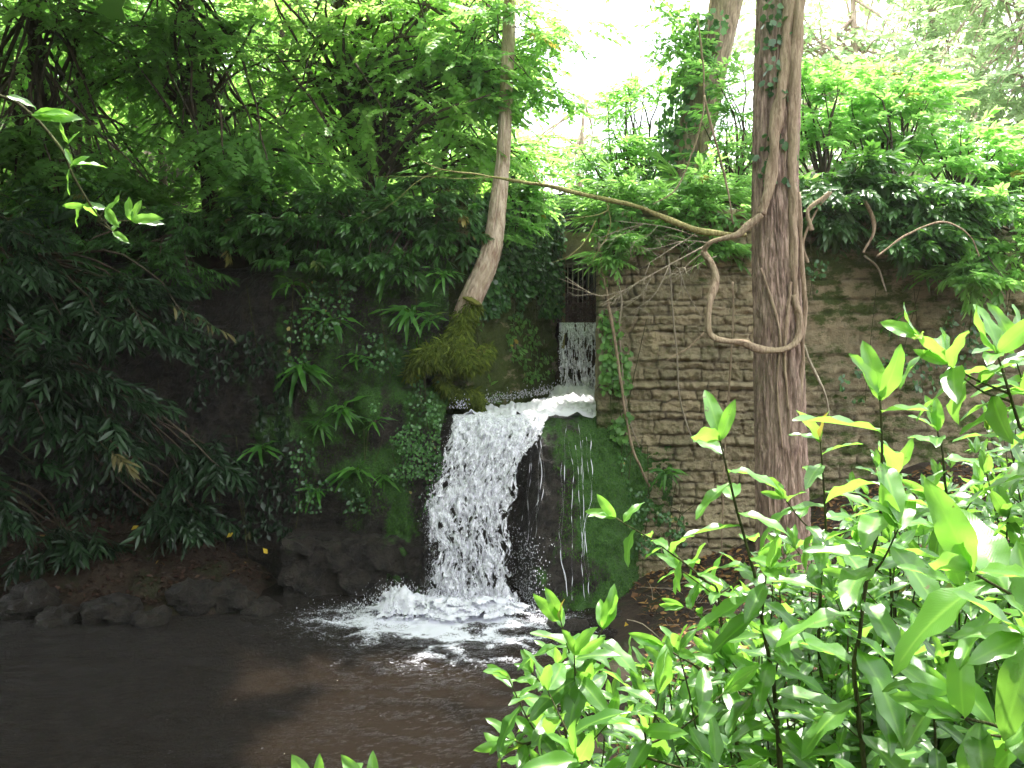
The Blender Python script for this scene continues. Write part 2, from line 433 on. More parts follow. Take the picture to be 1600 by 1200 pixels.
# ------------------------------------------------------------------ terrain
def wall_y(x):
    return np.where(x > .9, 9.72+.25*sm(x, 2.9, 3.1)+.05*np.maximum(x-3, 0), 10.05)
def shore_x(y):
    return np.interp(y, [0, 3, 4, 5, 6, 7, 8, 8.8, 9.6], [-.6, -.5, -.2, .25, .6, .85, 1.0, .95, .9])
def H(x, y):
    x = np.asarray(x, float); y = np.asarray(y, float)
    p = st3(x, y, 0*x)
    nz = fbm(p*.8, 4, 3); nf = fbm(p*4, 3, 5)
    # in front of the walls
    xs = shore_x(y)
    rb = np.clip((x-xs)*.34, -.4, 1.25)
    near = 1.75*(1-sm(y, .6, 4.4))-.4
    lb = np.where(x < -2.0, sm(y, 8.25, 9.9)*.85*sm(-x, 2.1, 4.2)-.4+.42*sm(y, 8.1, 8.6)*sm(-x, 2.1, 2.9), -.4)+np.where(x < -2, .10*nf*sm(y, 8.1, 8.5), 0)
    front = np.maximum(np.maximum(rb, near), lb)+.05*nz*(np.maximum(rb, near) > -.3)+.03*nf
    front = np.where(y < 0, 1.4+.35*np.clip(-y-1.5, 0, 30)*.9, front)+np.where(y < 0, .3*nz, 0)  # unseen slope behind the camera, raised to block the low sky
    # behind the walls
    back = 4.0+.05*np.clip(y-10, 0, 40)+.28*np.clip(y-12, 0, 25)*sm(-x, -.5, 6)+.14*np.clip(y-13, 0, 30)*sm(x, 5, 12)+.12*nz
    ch = (x > -.75) & (x < 1.25) & (y < 11.7)
    back = np.where(ch & (y > 9.3), 1.45, back)
    cx = .85+.02*(y-11.7)
    back = np.where((y >= 11.7) & (np.abs(x-cx) < .5) & (y < 15.2), 2.5, back)
    wy = wall_y(x)
    return np.where(y > wy, back, front)
def axis(lo, hi, a, b, step, g=1.14):
    c = list(np.arange(a, b+1e-6, step)); s = step
    l = [a]; 
    while l[-1] > lo: s *= g; l.append(l[-1]-s)
    s = step; h = [c[-1]]
    while h[-1] < hi: s *= g; h.append(h[-1]+s)
    return np.array(l[:0:-1]+c+h[1:])
gx = axis(-90, 90, -7, 7, .1); gy = axis(-60, 150, -1, 13, .1)
X, Y = np.meshgrid(gx, gy)
Z = H(X, Y)
mk('ground', st3(X, Y, Z).reshape(-1, 3), grid_faces(len(gx), len(gy)), M['ground'], kind='structure')
def Hs(x, y): return float(H(np.array([x]), np.array([y]))[0])

# ------------------------------------------------------------------ masonry
def stones(u, z, seed, hmin=.06, hmax=.17, wmin=.14, wmax=.5, ledges=()):
    r = np.random.default_rng(seed)
    p = st3(u*2.2, z*2.2, 0*u+seed)
    zz = z+.022*fbm(p*.6, 2, seed)+.020*fbm(p*5, 3, seed+1); uu = u+.10*fbm(st3(u*3, z*3, 0*u+9), 4, seed+4)
    hs = [-.6]
    while hs[-1] < 6: hs.append(hs[-1]+r.uniform(hmin, hmax))
    hs = np.array(hs); row = np.clip(np.searchsorted(hs, zz)-1, 0, len(hs)-2)
    dz = np.minimum(zz-hs[row], hs[row+1]-zz)
    dep = np.zeros_like(u); tone = np.zeros_like(u); du = np.full_like(u, 9.)
    for k in np.unique(row):
        m = row == k
        xs = [u.min()-1-r.random()]
        while xs[-1] < u.max()+1: xs.append(xs[-1]+r.uniform(wmin, wmax)*(1 if hs[k+1]-hs[k] > .1 else 1.4))
        xs = np.array(xs); ci = np.clip(np.searchsorted(xs, uu[m])-1, 0, len(xs)-2)
        du[m] = np.minimum(uu[m]-xs[ci], xs[ci+1]-uu[m])
        rd = r.random(len(xs)); rt = r.random(len(xs))
        dep[m] = rd[ci]; tone[m] = rt[ci]
    jw = .010+.020*(fbm(st3(u*4, z*6, 0*u), 3, seed+7)+.22)
    e = np.minimum(np.minimum(du, dz*1.0)/np.maximum(jw, .004), 1.6)
    prof = np.clip(e/1.6, 0, 1)**.5
    joint = (1-sm(e, .1, .9))
    lay = fbm(st3(u*4, z*26, 0*u+3), 4, seed+11)                      # slabby layered erosion
    ro = fbm(st3(u*14, z*14, 0*u+5), 4, seed+13)
    wx = fbm(st3(u*1.1, z*1.6, 0*u+7), 3, seed+15)                    # worn patches where the courses blur
    prof = 1-(1-prof)*np.clip(.75-1.6*wx, .12, 1); joint = joint*np.clip(.62-1.7*wx, .05, .9)
    d = .026*prof+.036*dep*prof+.026*lay+.036*ro+.02*fbm(st3(u*34, z*34, 0*u), 2, seed+16)
    for zl, a in ledges:
        d = d+a*np.exp(-((z-zl-.02*fbm(st3(u*2, 0*u, 0*u), 2, 1))/.028)**2)*(.6+.5*fbm(st3(u*1.3, 0*u+zl, 0*u), 2, 8))
    return d, tone, joint
def wall_sheet(name, A, B, z0, z1, step, seed, parent, ledges=(), moss=None, extra=None, mat='stone', hmin=.06, hmax=.17, flip=1, returns=(1, 1), depth=.45):
    """masonry face from A to B (plan points); outward normal is to the right of A->B times flip"""
    A = np.array(A, float); B = np.array(B, float); L = np.linalg.norm(B-A); t = (B-A)/L
    n = np.array([t[1], -t[0]])*flip
    us = np.arange(0, L+step, step); zs = np.arange(z0, z1+step, step)
    U, Zz = np.meshgrid(us, zs)
    d, tone, joint = stones(U, Zz, seed, hmin, hmax, ledges=ledges)
    if extra: d = d+extra(U, Zz)
    mo = moss(U, Zz) if moss else np.zeros_like(U)
    Zt = Zz+np.where(Zz >= zs[-1]-1e-6, .05*fbm(st3(U*2, 0*U, 0*U), 3, seed), 0)
    def pt(U, Zz, d): return st3(A[0]+t[0]*U+n[0]*d, A[1]+t[1]*U+n[1]*d, Zz)
    V = pt(U, Zt, d); nu = len(us); nv = len(zs)
    V = V.reshape(-1, 3); F = [grid_faces(nu, nv)]
    At = np.stack([tone, joint, mo, 0*tone], -1).reshape(-1, 4)
    # sides and top: rows of back vertices
    per = [np.arange(nu)+(nv-1)*nu]
    if returns[0]: per.append(np.arange(nv)*nu)
    if returns[1]: per.append(np.arange(nv)*nu+nu-1)
    for e in per:
        k = 8; base = V[e]; q = []
        for j in range(1, k+1):
            b = base.copy(); f = depth*j/k
            b[:, 0] -= n[0]*f; b[:, 1] -= n[1]*f
            nn = fbm(b*9, 3, seed+2)[:, None]*.03
            q.append(b+nn)
        VV = np.vstack([base]+q); FF = grid_faces(len(e), k+1, off=len(V))
        V = np.vstack([V, VV]); At = np.vstack([At]+[At[e]]*(k+1)); F.append(FF)
    return mk(name, V, F, M[mat], parent, {'lc': At}, True)
zl = lambda py, Y: float(P(0, py, Y)[2])
wr_ = thing('stone_wall', (2.2, 9.5, 0), 'eroded sandstone block wall to the right of the waterfall, behind the thick trunk', 'wall')
wall_sheet('masonry', (.92, 9.5), (3.02, 9.42), -.3, 4.0, .0125, 11, wr_, ledges=((zl(602, 9.45), .07), (zl(692, 9.45), .06), (zl(640, 9.45), .03), (zl(560, 9.45), .03)),
           moss=lambda u, z: .75*(1-sm(u, .05, .75))*(1-sm(z, 1.6, 2.5))+.35*(1-sm(z, .2, 1.0))+.22*sm(z, 2.6, 3.6),
           extra=lambda u, z: .30*(1-sm(z, -.2, 1.9))**1.5-.05*np.exp(-((u-.38-.05*np.sin(z*9)-.03*vn(st3(z*14, 0*z, 0*z)))/.012)**2)*sm(z, 2.4, 2.6))
wall_sheet('side_face', (1.22, 11.6), (1.0, 9.55), 1.2, 4.0, .025, 13, wr_, moss=lambda u, z: .3+0*u, returns=(0, 0), flip=1)
w2 = thing('stone_wall', (6, 10, 0), 'darker mossy wall stretch set back on the far right of the thick trunk', 'wall')
wall_sheet('masonry', (3.02, 9.8), (9.5, 10.1), -.3, 4.05, .022, 17, w2, moss=lambda u, z: .42+.35*sm(z, 2.6, 3.8)+.3*(1-sm(z, .5, 1.8)), hmin=.09, hmax=.24)
w3 = thing('channel_wall', (.1, 10.6, 1.8), 'mossy stone side wall of the channel, hung with ivy left of the gate', 'wall')
CA, CB = np.array([-.52, 9.85]), np.array([.55, 11.75])
wall_sheet('masonry', CA, CB, 1.5, 4.15, .018, 23, w3, moss=lambda u, z: .92-.3*sm(z, 3.2, 4.0)+.1*np.sin(u*5), flip=1)
def fuzz_on(V, A, parent, n, keep, out=(0, -1, .25)):
    k = np.where(keep(V) & (A[:, 2]+.5*fbm(V*3, 3, 77) > .25))[0]
    k = rng.choice(k, n); c = V[k]+rng.normal(0, .014, (n, 3)); o = np.array(out)+rng.normal(0, .2, (n, 3))
    T3 = (np.array([(-.14, 0, 0), (.14, 0, 0), (0, 1, 0), (0, .5, .15)]), np.array([(0, 1, 3), (1, 2, 3), (2, 0, 3)]), np.zeros((4, 4)))
    scatter([T3], c, o*.7+np.array([0, 0, -.6])+rng.normal(0, .4, (n, 3)), o, rng.uniform(.012, .038, n), rng.uniform(0, .8, n), 1).build('moss', M['moss_green'], parent, kind='stuff')
# overgrown wall on the left
w4 = thing('retaining_wall', (-3, 9.6, 0), 'dark overgrown retaining wall left of the waterfall, draped with moss and ferns', 'wall')
def left_wall():
    xs = np.arange(-9.5, -.60, .025); zs = np.arange(-.3, 4.0, .025)
    U, Zz = np.meshgrid(xs, zs)
    d, tone, joint = stones(U, Zz, 31, .12, .34, .25, .7)
    p = st3(U*1.2, Zz*1.2, 0*U)
    edge = np.interp(Zz, [-.3, .6, .62, 1.2, 2.1, 2.2, 4], [-.95, -.92, -.98, -.86, -.64, -.66, -.66])
    Xx = np.where(U > -1.6, -1.6+(U+1.6)*(edge+1.6)/(1.0), U)
    wv_ = .25*fbm(st3(U*2.5, Zz*2.5, 0*U), 3, 48); slab = sm(U+wv_, -1.85, -1.45)*(1-sm(Zz+wv_*.4, 2.0, 2.2))
    plinth = sm(U, -2.5, -2.4)*(1-sm(Zz, .5, .56))
    far = 1-sm(U, -3.6, -2.2)
    Yy = 9.72-d*(1-.5*slab)-.3*slab*(1-.15*Zz)-.22*plinth+.12*far+.22*fbm(p, 6, 41)+.05*fbm(p*7, 4, 43)-.10*(1-sm(Zz, .3, 2.2))
    Yy = Yy+.55*sm(Zz, 3.1, 4.0)+.10*fbm(p*2, 4, 46)*sm(Zz, 2.6, 3.4); Zz = Zz-.45*sm(Zz, 3.3, 4.0)*(.5+fbm(st3(U*1.1, 0*U, 0*U), 3, 47))
    mo = ( .50*slab+1.3*slab*fbm(st3(U*3, Zz*3, 0*U), 4, 45))+.38*(1-slab)*sm(Zz, .3, 1.5)-.5*far-.4*plinth+.1  # far end stripped of moss so near-black rock stands in for shade
    At = np.stack([tone, joint*.3*(1-slab), mo, 0*mo], -1).reshape(-1, 4)
    V = st3(Xx, Yy, Zz).reshape(-1, 3); nu, nv = len(xs), len(zs); F = [grid_faces(nu, nv)]
    e = np.arange(nv)*nu+nu-1; k = 6; base = V[e]; q = [base]
    for j in range(1, k+1):
        b = base.copy(); b[:, 1] += j*.13; b[:, 0] += .05*fbm(b*4, 3, 3)-.02*j; q.append(b)
    F.append(grid_faces(nv, k+1, off=len(V))); V = np.vstack([V]+q); At = np.vstack([At]+[At[e]]*(k+1))
    mk('masonry', V, F, M['rock'], w4, {'lc': At})
    fuzz_on(V[:nu*nv], At[:nu*nv], w4, 16000, lambda v: (v[:, 0] > -2.3)&(v[:, 2] > .6))
left_wall()
# rock step below the lip: wet hump the trickles run over, and the face behind the fall
def rock_face():
    xs = np.arange(-1.15, 1.72, .016); zs = np.linspace(-.35, 1.80, 135)
    U, Zz = np.meshgrid(xs, zs)
    t = 1-np.clip(Zz/1.8, 0, 1)
    hump = sm(U, .02, .30)*(1-.75*sm(U, .95, 1.5))
    cen = .25+.10*t
    Yy = 9.52-.10*t-hump*(.80*t**.75)-.05*np.exp(-((U-.5)/.2)**2)
    top = np.where(Zz > 1.6, ((Zz-1.6)/.2)**2*.14, 0)
    Yy = Yy+top-.10*fbm(st3(U*1.8, Zz*1.8, 0*U), 5, 51)-.035*fbm(st3(U*7, Zz*7, 0*U), 4, 52)-.04*fbm(st3(U*17, Zz*13, 0*U), 4, 53)-.07*np.abs(fbm(st3(U*4, Zz*3, 0*U+5), 4, 54))
    mo = 1.15*sm(U, .5, .95)*(1-.5*sm(U, 1.3, 1.6))+1.1*fbm(st3(U*4, Zz*3, 0*U), 4, 55)+.2*hump-.15-.5*sm(-U, -.25, .0)
    At = np.stack([0*mo, 0*mo, mo, 0*mo], -1).reshape(-1, 4)
    V = st3(U, Yy, Zz).reshape(-1, 3); nu, nv = len(xs), len(zs); F = [grid_faces(nu, nv)]
    e = np.arange(nu)+(nv-1)*nu; base = V[e]; q = [base]
    for j in range(1, 18):
        b = base.copy(); b[:, 1] = base[:, 1]+(11.9-base[:, 1])*j/17; b[:, 2] = 1.80+.03*fbm(b*4, 3, 3); q.append(b)
    F.append(grid_faces(nu, 18, off=len(V))); V = np.vstack([V]+q); At = np.vstack([At]+[At[e]]*18)
    rk = mk('rock_step', V, F, M['rock'], None, {'lc': At}, **tg('wet dark rock hump with green moss beneath the lip, right of the falling water', 'rock'))
    rk['_o'] = [0., 0., 0.]; fuzz_on(V[:nu*nv], At[:nu*nv], rk, 15000, lambda v: v[:, 0] > .45)
rock_face()

# ------------------------------------------------------------------ water
def pool():
    ax = axis(-60, 4.5, -2.9, 1.3, .02, 1.18); ay = axis(-2, 10.2, 5.2, 9.2, .02, 1.18)
    Xx, Yy = np.meshgrid(ax, ay); p = st3(Xx, Yy, 0*Xx)
    bx, by = -.55, 8.45
    dx = (Xx-bx)/1.0; dy = (Yy-by)
    r = np.sqrt(dx**2+dy**2)
    amp = .004+.03*np.exp(-r/1.1)
    z = amp*(fbm(p*5, 4, 61)*1.4+.35*np.sin(r*16+5*fbm(p*2, 3, 62)))+.010*fbm(p*st3(3., 5., 1.), 5, 63)
    ang = fbm(p*1.1, 3, 64)
    f = 1.15*np.exp(-((dx+.25)/.95)**2-((dy+.05)/.48)**2)
    f = f+.62*np.exp(-((dx+.15)/1.15)**2-((dy+.55)/.55)**2)*(.75+ang)
    f = f+.45*np.exp(-((dx-.4)/.7)**2-((dy+.2)/.5)**2)+.22*np.exp(-((dx+1.15)/.45)**2-((dy-.0)/.35)**2)
    rid = 1-np.abs(fbm(st3(Xx*3.2, Yy*4.5, 0*Xx), 4, 66))*4.5
    f = f+.5*np.exp(-((dx-.05)/1.25)**2-((dy+.75)/.75)**2)*rid-.12
    f = f*.75+.35*f*rid*(f > .05)
    mk('pool_water', st3(Xx, Yy, z).reshape(-1, 3), grid_faces(len(ax), len(ay)), M['water'], None, {'foam': f.ravel()}, kind='structure')
pool()
def lace(mb, PT, nu, nv, hole, thr):
    V = PT.reshape(-1, 3); F = grid_faces(nu, nv)
    h = hole.ravel()[F].mean(1); F = F[h > thr]
    mb.add(V, F)
def droplets(mb, pos, size):
    o = np.array([(1, 0, 0), (-1, 0, 0), (0, 1, 0), (0, -1, 0), (0, 0, 1), (0, 0, -1)], float)
    f = np.array([(0, 2, 4), (2, 1, 4), (1, 3, 4), (3, 0, 4), (2, 0, 5), (1, 2, 5), (3, 1, 5), (0, 3, 5)])
    n = len(pos); s = np.stack([size, size, size*rng.uniform(1, 3, n)], 1)
    V = pos[:, None]+o[None]*s[:, None]
    mb.add(V.reshape(-1, 3), (f[None]+(np.arange(n)*6)[:, None, None]).reshape(-1, 3))
LE = [(650, 712), (700, 703), (750, 688), (785, 674), (830, 670), (880, 680), (940, 668), (975, 655)]
RE = [(650, 852), (700, 828), (750, 813), (800, 802), (850, 797), (900, 797), (950, 803), (975, 808)]
def fall_xy(s, t):
    py = 650+t*325; z = 1.86-t*1.84
    yy = 9.42-.75*t**.55
    l = np.interp(py, *zip(*LE)); r = np.interp(py, *zip(*RE))
    px = l+(r-l)*s
    return (px-800)/FPX*yy*1.0, yy, z
def lower_fall(mb):
    for k, (thr, off, sc) in enumerate([(-.08, .0, 1.), (-.06, .035, 1.3), (-.02, .07, 1.6), (.03, .11, 1.9), (.08, .15, 2.4)]):
        nu, nv = 120, 260
        S, T = np.meshgrid(np.linspace(-.03, 1.02, nu), np.linspace(0, 1, nv))
        wob = .13*fbm(st3(S*0, T*10, 0*S+k*.3), 4, 70)
        x, y, z = fall_xy(S+wob*np.abs(S-.5)*2, T)
        p = st3(S*8*sc, T*7*sc, 0*S+k*4)
        q = p+1.2*np.stack([fbm(p*.6, 3, 71), fbm(p*.6, 3, 72), 0*S], -1)
        d = fbm(q, 4, 73+k)
        y2 = y-off-.06*T*(d)-.035*np.abs(fbm(q*1.7, 3, 75))-.02*d
        x2 = x+.035*fbm(q*1.3, 3, 76)*T; z2 = z+.06*fbm(q*1.1+5, 3, 77)*np.minimum(T*5, 1)
        rid = .30-np.abs(fbm(q*1.15, 3, 78+k))*2.5                    # web of strands between holes
        cover = rid+.34*(1-sm(T, 0, .28))-.30*(np.abs(S-.5)*2)**6-.13*T+.16*fbm(st3(S*3, T*2, 0*S+k), 3, 79)+.30*sm(T, .86, 1)
        cover = cover+.12*(1-sm(S, .2, .6))*sm(T, .3, .5)
        lace(mb, st3(x2, y2, z2), nu, nv, cover, thr-.02)
    n = 2600
    T = rng.random(n)**.8; S = np.where(rng.random(n) < .5, rng.normal(0, .05, n), rng.random(n)*1.05)
    x, y, z = fall_xy(S, T)
    droplets(mb, st3(x+rng.normal(0, .012, n), y-.12-rng.random(n)*.12, z+rng.normal(0, .02, n)), rng.uniform(.001, .0035, n))
def ledge_water(mb):
    nu, nv = 150, 150
    S, T = np.meshgrid(np.linspace(0, 1, nu), np.linspace(0, 1, nv))
    yy = 9.20+T*2.26
    xl = np.interp(yy, [9.20, 9.6, 10.3, 11.0, 11.5], [-.62, -.52, -.10, .38, .60]); xr = np.interp(yy, [9.20, 9.40, 9.52, 9.62, 11.5], [.22, .34, .55, .92, 1.12])
    x = xl+(xr-xl)*S
    p = st3(x*7, yy*5, 0*x)
    z = 1.875+.075*fbm(p, 5, 81)+.06*np.abs(fbm(p*2.3, 3, 82))-.06*(np.abs(S-.5)*2)**4+.10*np.exp(-((T-.95)/.12)**2)
    lip = np.clip((9.48-yy)/.28, 0, 1); z = z-.34*lip**1.8
    cover = .5-1.1*lip+1.1*fbm(st3(x*13, yy*6, z*3), 4, 83)
    lace(mb, st3(x, yy, z), nu, nv, np.where(lip > 0, cover, 1), 0)
    n = 900
    s = rng.random(n); t = rng.random(n); y = 9.36+t*2.1
    xl = np.interp(y, [9.36, 9.6, 10.3, 11.0, 11.5], [-.60, -.52, -.10, .38, .60])
    droplets(mb, st3(xl+rng.normal(.03, .05, n), y, 1.92+np.abs(rng.normal(0, .05, n))), rng.uniform(.002, .006, n))
def upper_fall(mb):
    for k, thr in enumerate((.03, .07, .10, .13)):
        nu, nv = 70, 110
        S, T = np.meshgrid(np.linspace(0, 1, nu), np.linspace(0, 1, nv))
        y = 11.68-.26*T**.6-k*.035; z = 2.76-.86*T+.04*(1-sm(T, 0, .1))
        x = .585+.02*T+(.55-.03*T)*S
        x = x+.01*fbm(st3(S*6, T*8, 0*S), 3, 85); p = st3(S*9, T*3.2, 0*S+k*3)
        y = y-.10*np.abs(fbm(p*1.2, 4, 86+k))*np.minimum(1, T*4); x = x+.02*fbm(p*.8, 3, 89+k)
        cover = .30-np.abs(fbm(p*1.3, 4, 88+k))*1.9-.5*(np.abs(S-.5)*2)**8*rng.random(S.shape)+.15*sm(T, .7, 1)+.1*(1-sm(T, 0, .15))
        lace(mb, st3(x, y, z), nu, nv, cover, thr)
mb = MB(); lower_fall(mb); mb.build('waterfall', M['white'], kind='structure')
mb = MB(); ledge_water(mb); mb.build('cascade_water', M['white_solid'], kind='structure')
mb = MB(); upper_fall(mb); mb.build('upper_waterfall', M['white'], kind='structure')
def trickles():
    mb = MB()
    for k in range(13):
        x0 = rng.uniform(.22, .78); n = 60; t = np.linspace(rng.uniform(0, .25), rng.uniform(.6, 1), n)
        x = x0+.10*(fbm(st3(t*3, 0*t+k, 0*t), 3, 90)) - .14*t*(x0 < .5)+.0
        z = 1.80-1.75*t; tt = 1-z/1.8; hump = sm(x, .02, .30)
        y = 9.50-.10*tt-hump*.80*np.clip(tt, 0, 1)**.75-.05*np.exp(-((x-.5)/.2)**2)-.055-.10*fbm(st3(x*1.8, z*1.8, 0*x), 5, 51)-.035*fbm(st3(x*7, z*7, 0*x), 4, 52)
        gaps = fbm(st3(t*22, 0*t+k*3, 0*t), 2, 91)
        r = np.where(gaps > .12, rng.uniform(.001, .0035)*(1+.8*gaps), .0003)
        V, F = tube(st3(x, y, z), r, 5); mb.add(V, F)
    n = 700; z = rng.random(n)**1.5*.7; x = rng.normal(.16, .10, n)
    y = 9.38-.8*sm(x, .02, .30)*np.clip(1-z/1.8, 0, 1)**.75-rng.random(n)*.15-.05
    droplets(mb, st3(x, y, z), rng.uniform(.002, .005, n))
    mb.build('trickling_water', M['white_solid'], kind='structure')
trickles()
def splash():
    mb = MB()
    for k in range(3):
        ax = np.arange(-1.75, .35, .013); ay = np.arange(7.85, 9.05, .013)
        Xx, Yy = np.meshgrid(ax, ay); p = st3(Xx*5, Yy*5, 0*Xx+k)
        q = p+1.0*np.stack([fbm(p, 3, 93), fbm(p, 3, 94), 0*Xx], -1)
        m = np.exp(-((Xx+.62)/.62)**2-((Yy-8.5)/.26)**2)+.8*np.exp(-((Xx+1.12)/.22)**2-((Yy-8.52)/.15)**2)+.35*np.exp(-((Xx+.0)/.35)**2-((Yy-8.55)/.15)**2)
        rid = .45-np.abs(fbm(q*1.4, 4, 95+k))*1.8
        z = .02+m*(.04+.035*k)*(1+.8*fbm(q*1.5, 4, 97+k))+.07*m*np.abs(fbm(q*4, 4, 99))
        z = z+.10*np.exp(-((Xx+1.12)/.20)**2-((Yy-8.6)/.12)**2)*(.3+2.6*np.abs(fbm(q*2.5, 4, 100)))
        cover = (m-.30-.18*k)*1.2+rid*.9-.25
        lace(mb, st3(Xx+.02*fbm(q*3, 2, 101), Yy, z), len(ax), len(ay), cover, 0)
    n = 4500
    x = rng.normal(-.70, .42, n); y = rng.normal(8.5, .16, n); z = np.abs(rng.normal(0, .09, n))*np.exp(-((x+.75)/.9)**2)+.03
    m = rng.random(n) < .25; x = np.where(m, rng.normal(-1.15, .12, n), x); z = np.where(m, rng.random(n)**1.5*.26, z)
    droplets(mb, st3(x, y, z), rng.uniform(.0015, .005, n))
    mb.build('splash_foam', M['white_solid'], kind='structure')
splash()
# water level held back behind the gate
Xx, Yy = np.meshgrid(np.linspace(.45, 1.35, 12), np.linspace(11.66, 15.4, 60))
mk('channel_water', st3(Xx, Yy, 2.76+0*Xx).reshape(-1, 3), grid_faces(12, 60), M['water'], None, {'foam': np.zeros(720)}, kind='structure')

# ------------------------------------------------------------------ gate, lintel, post
def box(mb, a, b, jit=0.0, sub=3):
    a = np.array(a, float); b = np.array(b, float)
    for ax in range(3):
        o = [i for i in range(3) if i != ax]
        for side in (0, 1):
            g = np.linspace(0, 1, sub+1); S, T = np.meshgrid(g, g)
            V = np.zeros((S.size, 3)); V[:, ax] = b[ax] if side else a[ax]
            V[:, o[0]] = a[o[0]]+(b-a)[o[0]]*S.ravel(); V[:, o[1]] = a[o[1]]+(b-a)[o[1]]*T.ravel()
            V = V+jit*st3(fbm(V*6, 3, 1), fbm(V*6, 3, 2), fbm(V*6, 3, 3))
            F = grid_faces(sub+1, sub+1)
            if (side == 0) ^ (ax == 1): F = F[:, ::-1]
            mb.add(V, F)
gt = thing('metal_grate', (.87, 11.9, 2.76), 'rusty upright bar grate across the channel opening, choked with debris at its foot', 'grate')
mb = MB()
zt = zl(412, 11.9)
V, F = tube([(.60, 11.9, zt), (1.16, 11.9, zt)], .014, 6); mb.add(V, F)
mb.build('rail', M['iron'], gt)
V, F = tube([(.60, 11.9, 2.8), (1.16, 11.9, 2.8)], .014, 6); mk('rail', V, F, M['iron'], gt)
for i in range(7):
    x = .68+i*.068+rng.normal(0, .004)
    V, F = tube([(x, 11.9, 2.74), (x+rng.normal(0, .004), 11.89, zt)], .0085, 6); mk('bar', V, F, M['iron'], gt)
mb = MB()
for i in range(420):
    c = np.array([rng.uniform(.64, 1.14), rng.uniform(11.7, 11.86), 2.76+rng.random()**1.4*.42*(1+.3*math.sin(i))])
    d = rdirs(1)[0]*rng.uniform(.04, .14)
    V, F = tube([c-d, c+.02*rdirs(1)[0], c+d], rng.uniform(.002, .006), 3); mb.add(V, F)
mb.build('debris', M['debris'], gt, kind='stuff')
mb = MB(); box(mb, (.30, 11.78, 3.66), (1.5, 15.5, 3.98), .03, 12)  # roof carried far back out of sight to keep the channel dark
mb.build('stone_lintel', M['stone'], **tg('dark stone lintel above the metal grate, extended back as unseen roof to darken the channel', 'lintel'))
mb = MB(); box(mb, (.45, 11.95, 3.99), (.80, 12.5, zl(305, 12)), .03, 10); box(mb, (.805, 12.0, 3.99), (1.35, 12.4, zl(330, 12)), .03, 10)
mb.build('stone_pier', M['rock'], **tg('dark stone pier rising behind the leaves above the lintel', 'pier'))
for a, b in (((.30, 11.9, 2.2), (.56, 15.4, 3.65)), ((1.24, 11.9, 2.2), (1.5, 15.4, 3.65))):  # jambs lengthened out of sight to shut light from the channel
    mb = MB(); box(mb, a, b, .03, 8)
    mb.build('gate_jamb', M['rock'], **tg('mossy stone jamb under the %s end of the lintel' % ('left' if a[0] < 1 else 'right'), 'jamb'))
mb = MB(); box(mb, (.655, 11.70, 2.45), (.70, 11.76, zl(388, 11.7)), .004, 6)
mb.build('timber_post', M['timber'], **tg('upright yellowish timber post at the left edge of the channel gate', 'post'))


# ------------------------------------------------------------------ trees
SP_MAPLE = [spray([L_MAPLE], 17, 60, .12, .175, .12+.05*k) for k in range(4)]
SP_OVAL = [spray([L_OVAL], 15, 55, .25, .19, .15) for k in range(3)]
SP_LAUR = [spray([L_MID], 13, 60, .3, .34, .1, whorl=(k > 1)) for k in range(4)]
SP_NARROW = [spray([L_NARROW], 16, 55, .3, .32, .1, whorl=(k > 1)) for k in range(4)]
SP_RHODO = [spray([L_NARROW, L_MID], 12, 75, .3, .40, .05, whorl=True, tipbias=.3) for k in range(3)]

def crown_points(blobs):
    """blobs: (centre, radii, clumps, sprays); returns positions, outward directions, clump centres"""
    ps, ds, cs = [], [], []
    for c, r, nc, ns in blobs:
        c = np.array(c, float); r = np.array(r, float)
        u = rdirs(nc)*(rng.random((nc, 1))**.38); cc = c+u*r
        k = rng.integers(0, nc, ns)
        q = cc[k]+rng.normal(0, 1, (ns, 3))*r*np.array([.20, .20, .10])
        d = (q-c)/r+.4*rng.normal(0, 1, (ns, 3)); d[:, 2] = d[:, 2]*.25-.10
        ps.append(q); ds.append(nrm(d)); cs.append(cc)
    return np.vstack(ps), np.vstack(ds), np.vstack(cs)
def crown(parent, blobs, sprays, size, mat, tint=(.1, .5), toward=None, name='crown', droop=0.0, upj=.22):
    p, d, cs = crown_points(blobs)
    d = d+np.array([0, 0, -droop])
    if toward is not None: d = d+np.array(toward)
    up = np.array([0, 0, 1])+rng.normal(0, upj, p.shape)
    n = len(p); s = rng.uniform(size[0], size[1], n)
    mb = scatter(sprays, p-d*s[:, None]*.5, d, up, s, rng.uniform(tint[0], tint[1], n), 1)
    mb.build(name, mat, parent)
    return cs
def limbs(parent, path, cs, bark, r0, frac=(.35, 1.), name='branches', ns=5, sag=.12):
    """limbs from the trunk path to the clump centres"""
    mb = MB(); n = len(path)
    for c in cs:
        k = int(n*rng.uniform(*frac))-1; a = path[max(0, min(n-1, k))]
        L = np.linalg.norm(c-a); mid = (a+c)/2+np.array([0, 0, sag*L])+rng.normal(0, .06*L, 3)
        pts = smooth_path([a, mid, c], 9)+rng.normal(0, .008*L, (9, 3))*np.linspace(0, 1, 9)[:, None]
        pts[0] = a
        V, F = tube(pts, np.linspace(r0, r0*.25, 9), ns); mb.add(V, F)
    mb.build(name, bark, parent)
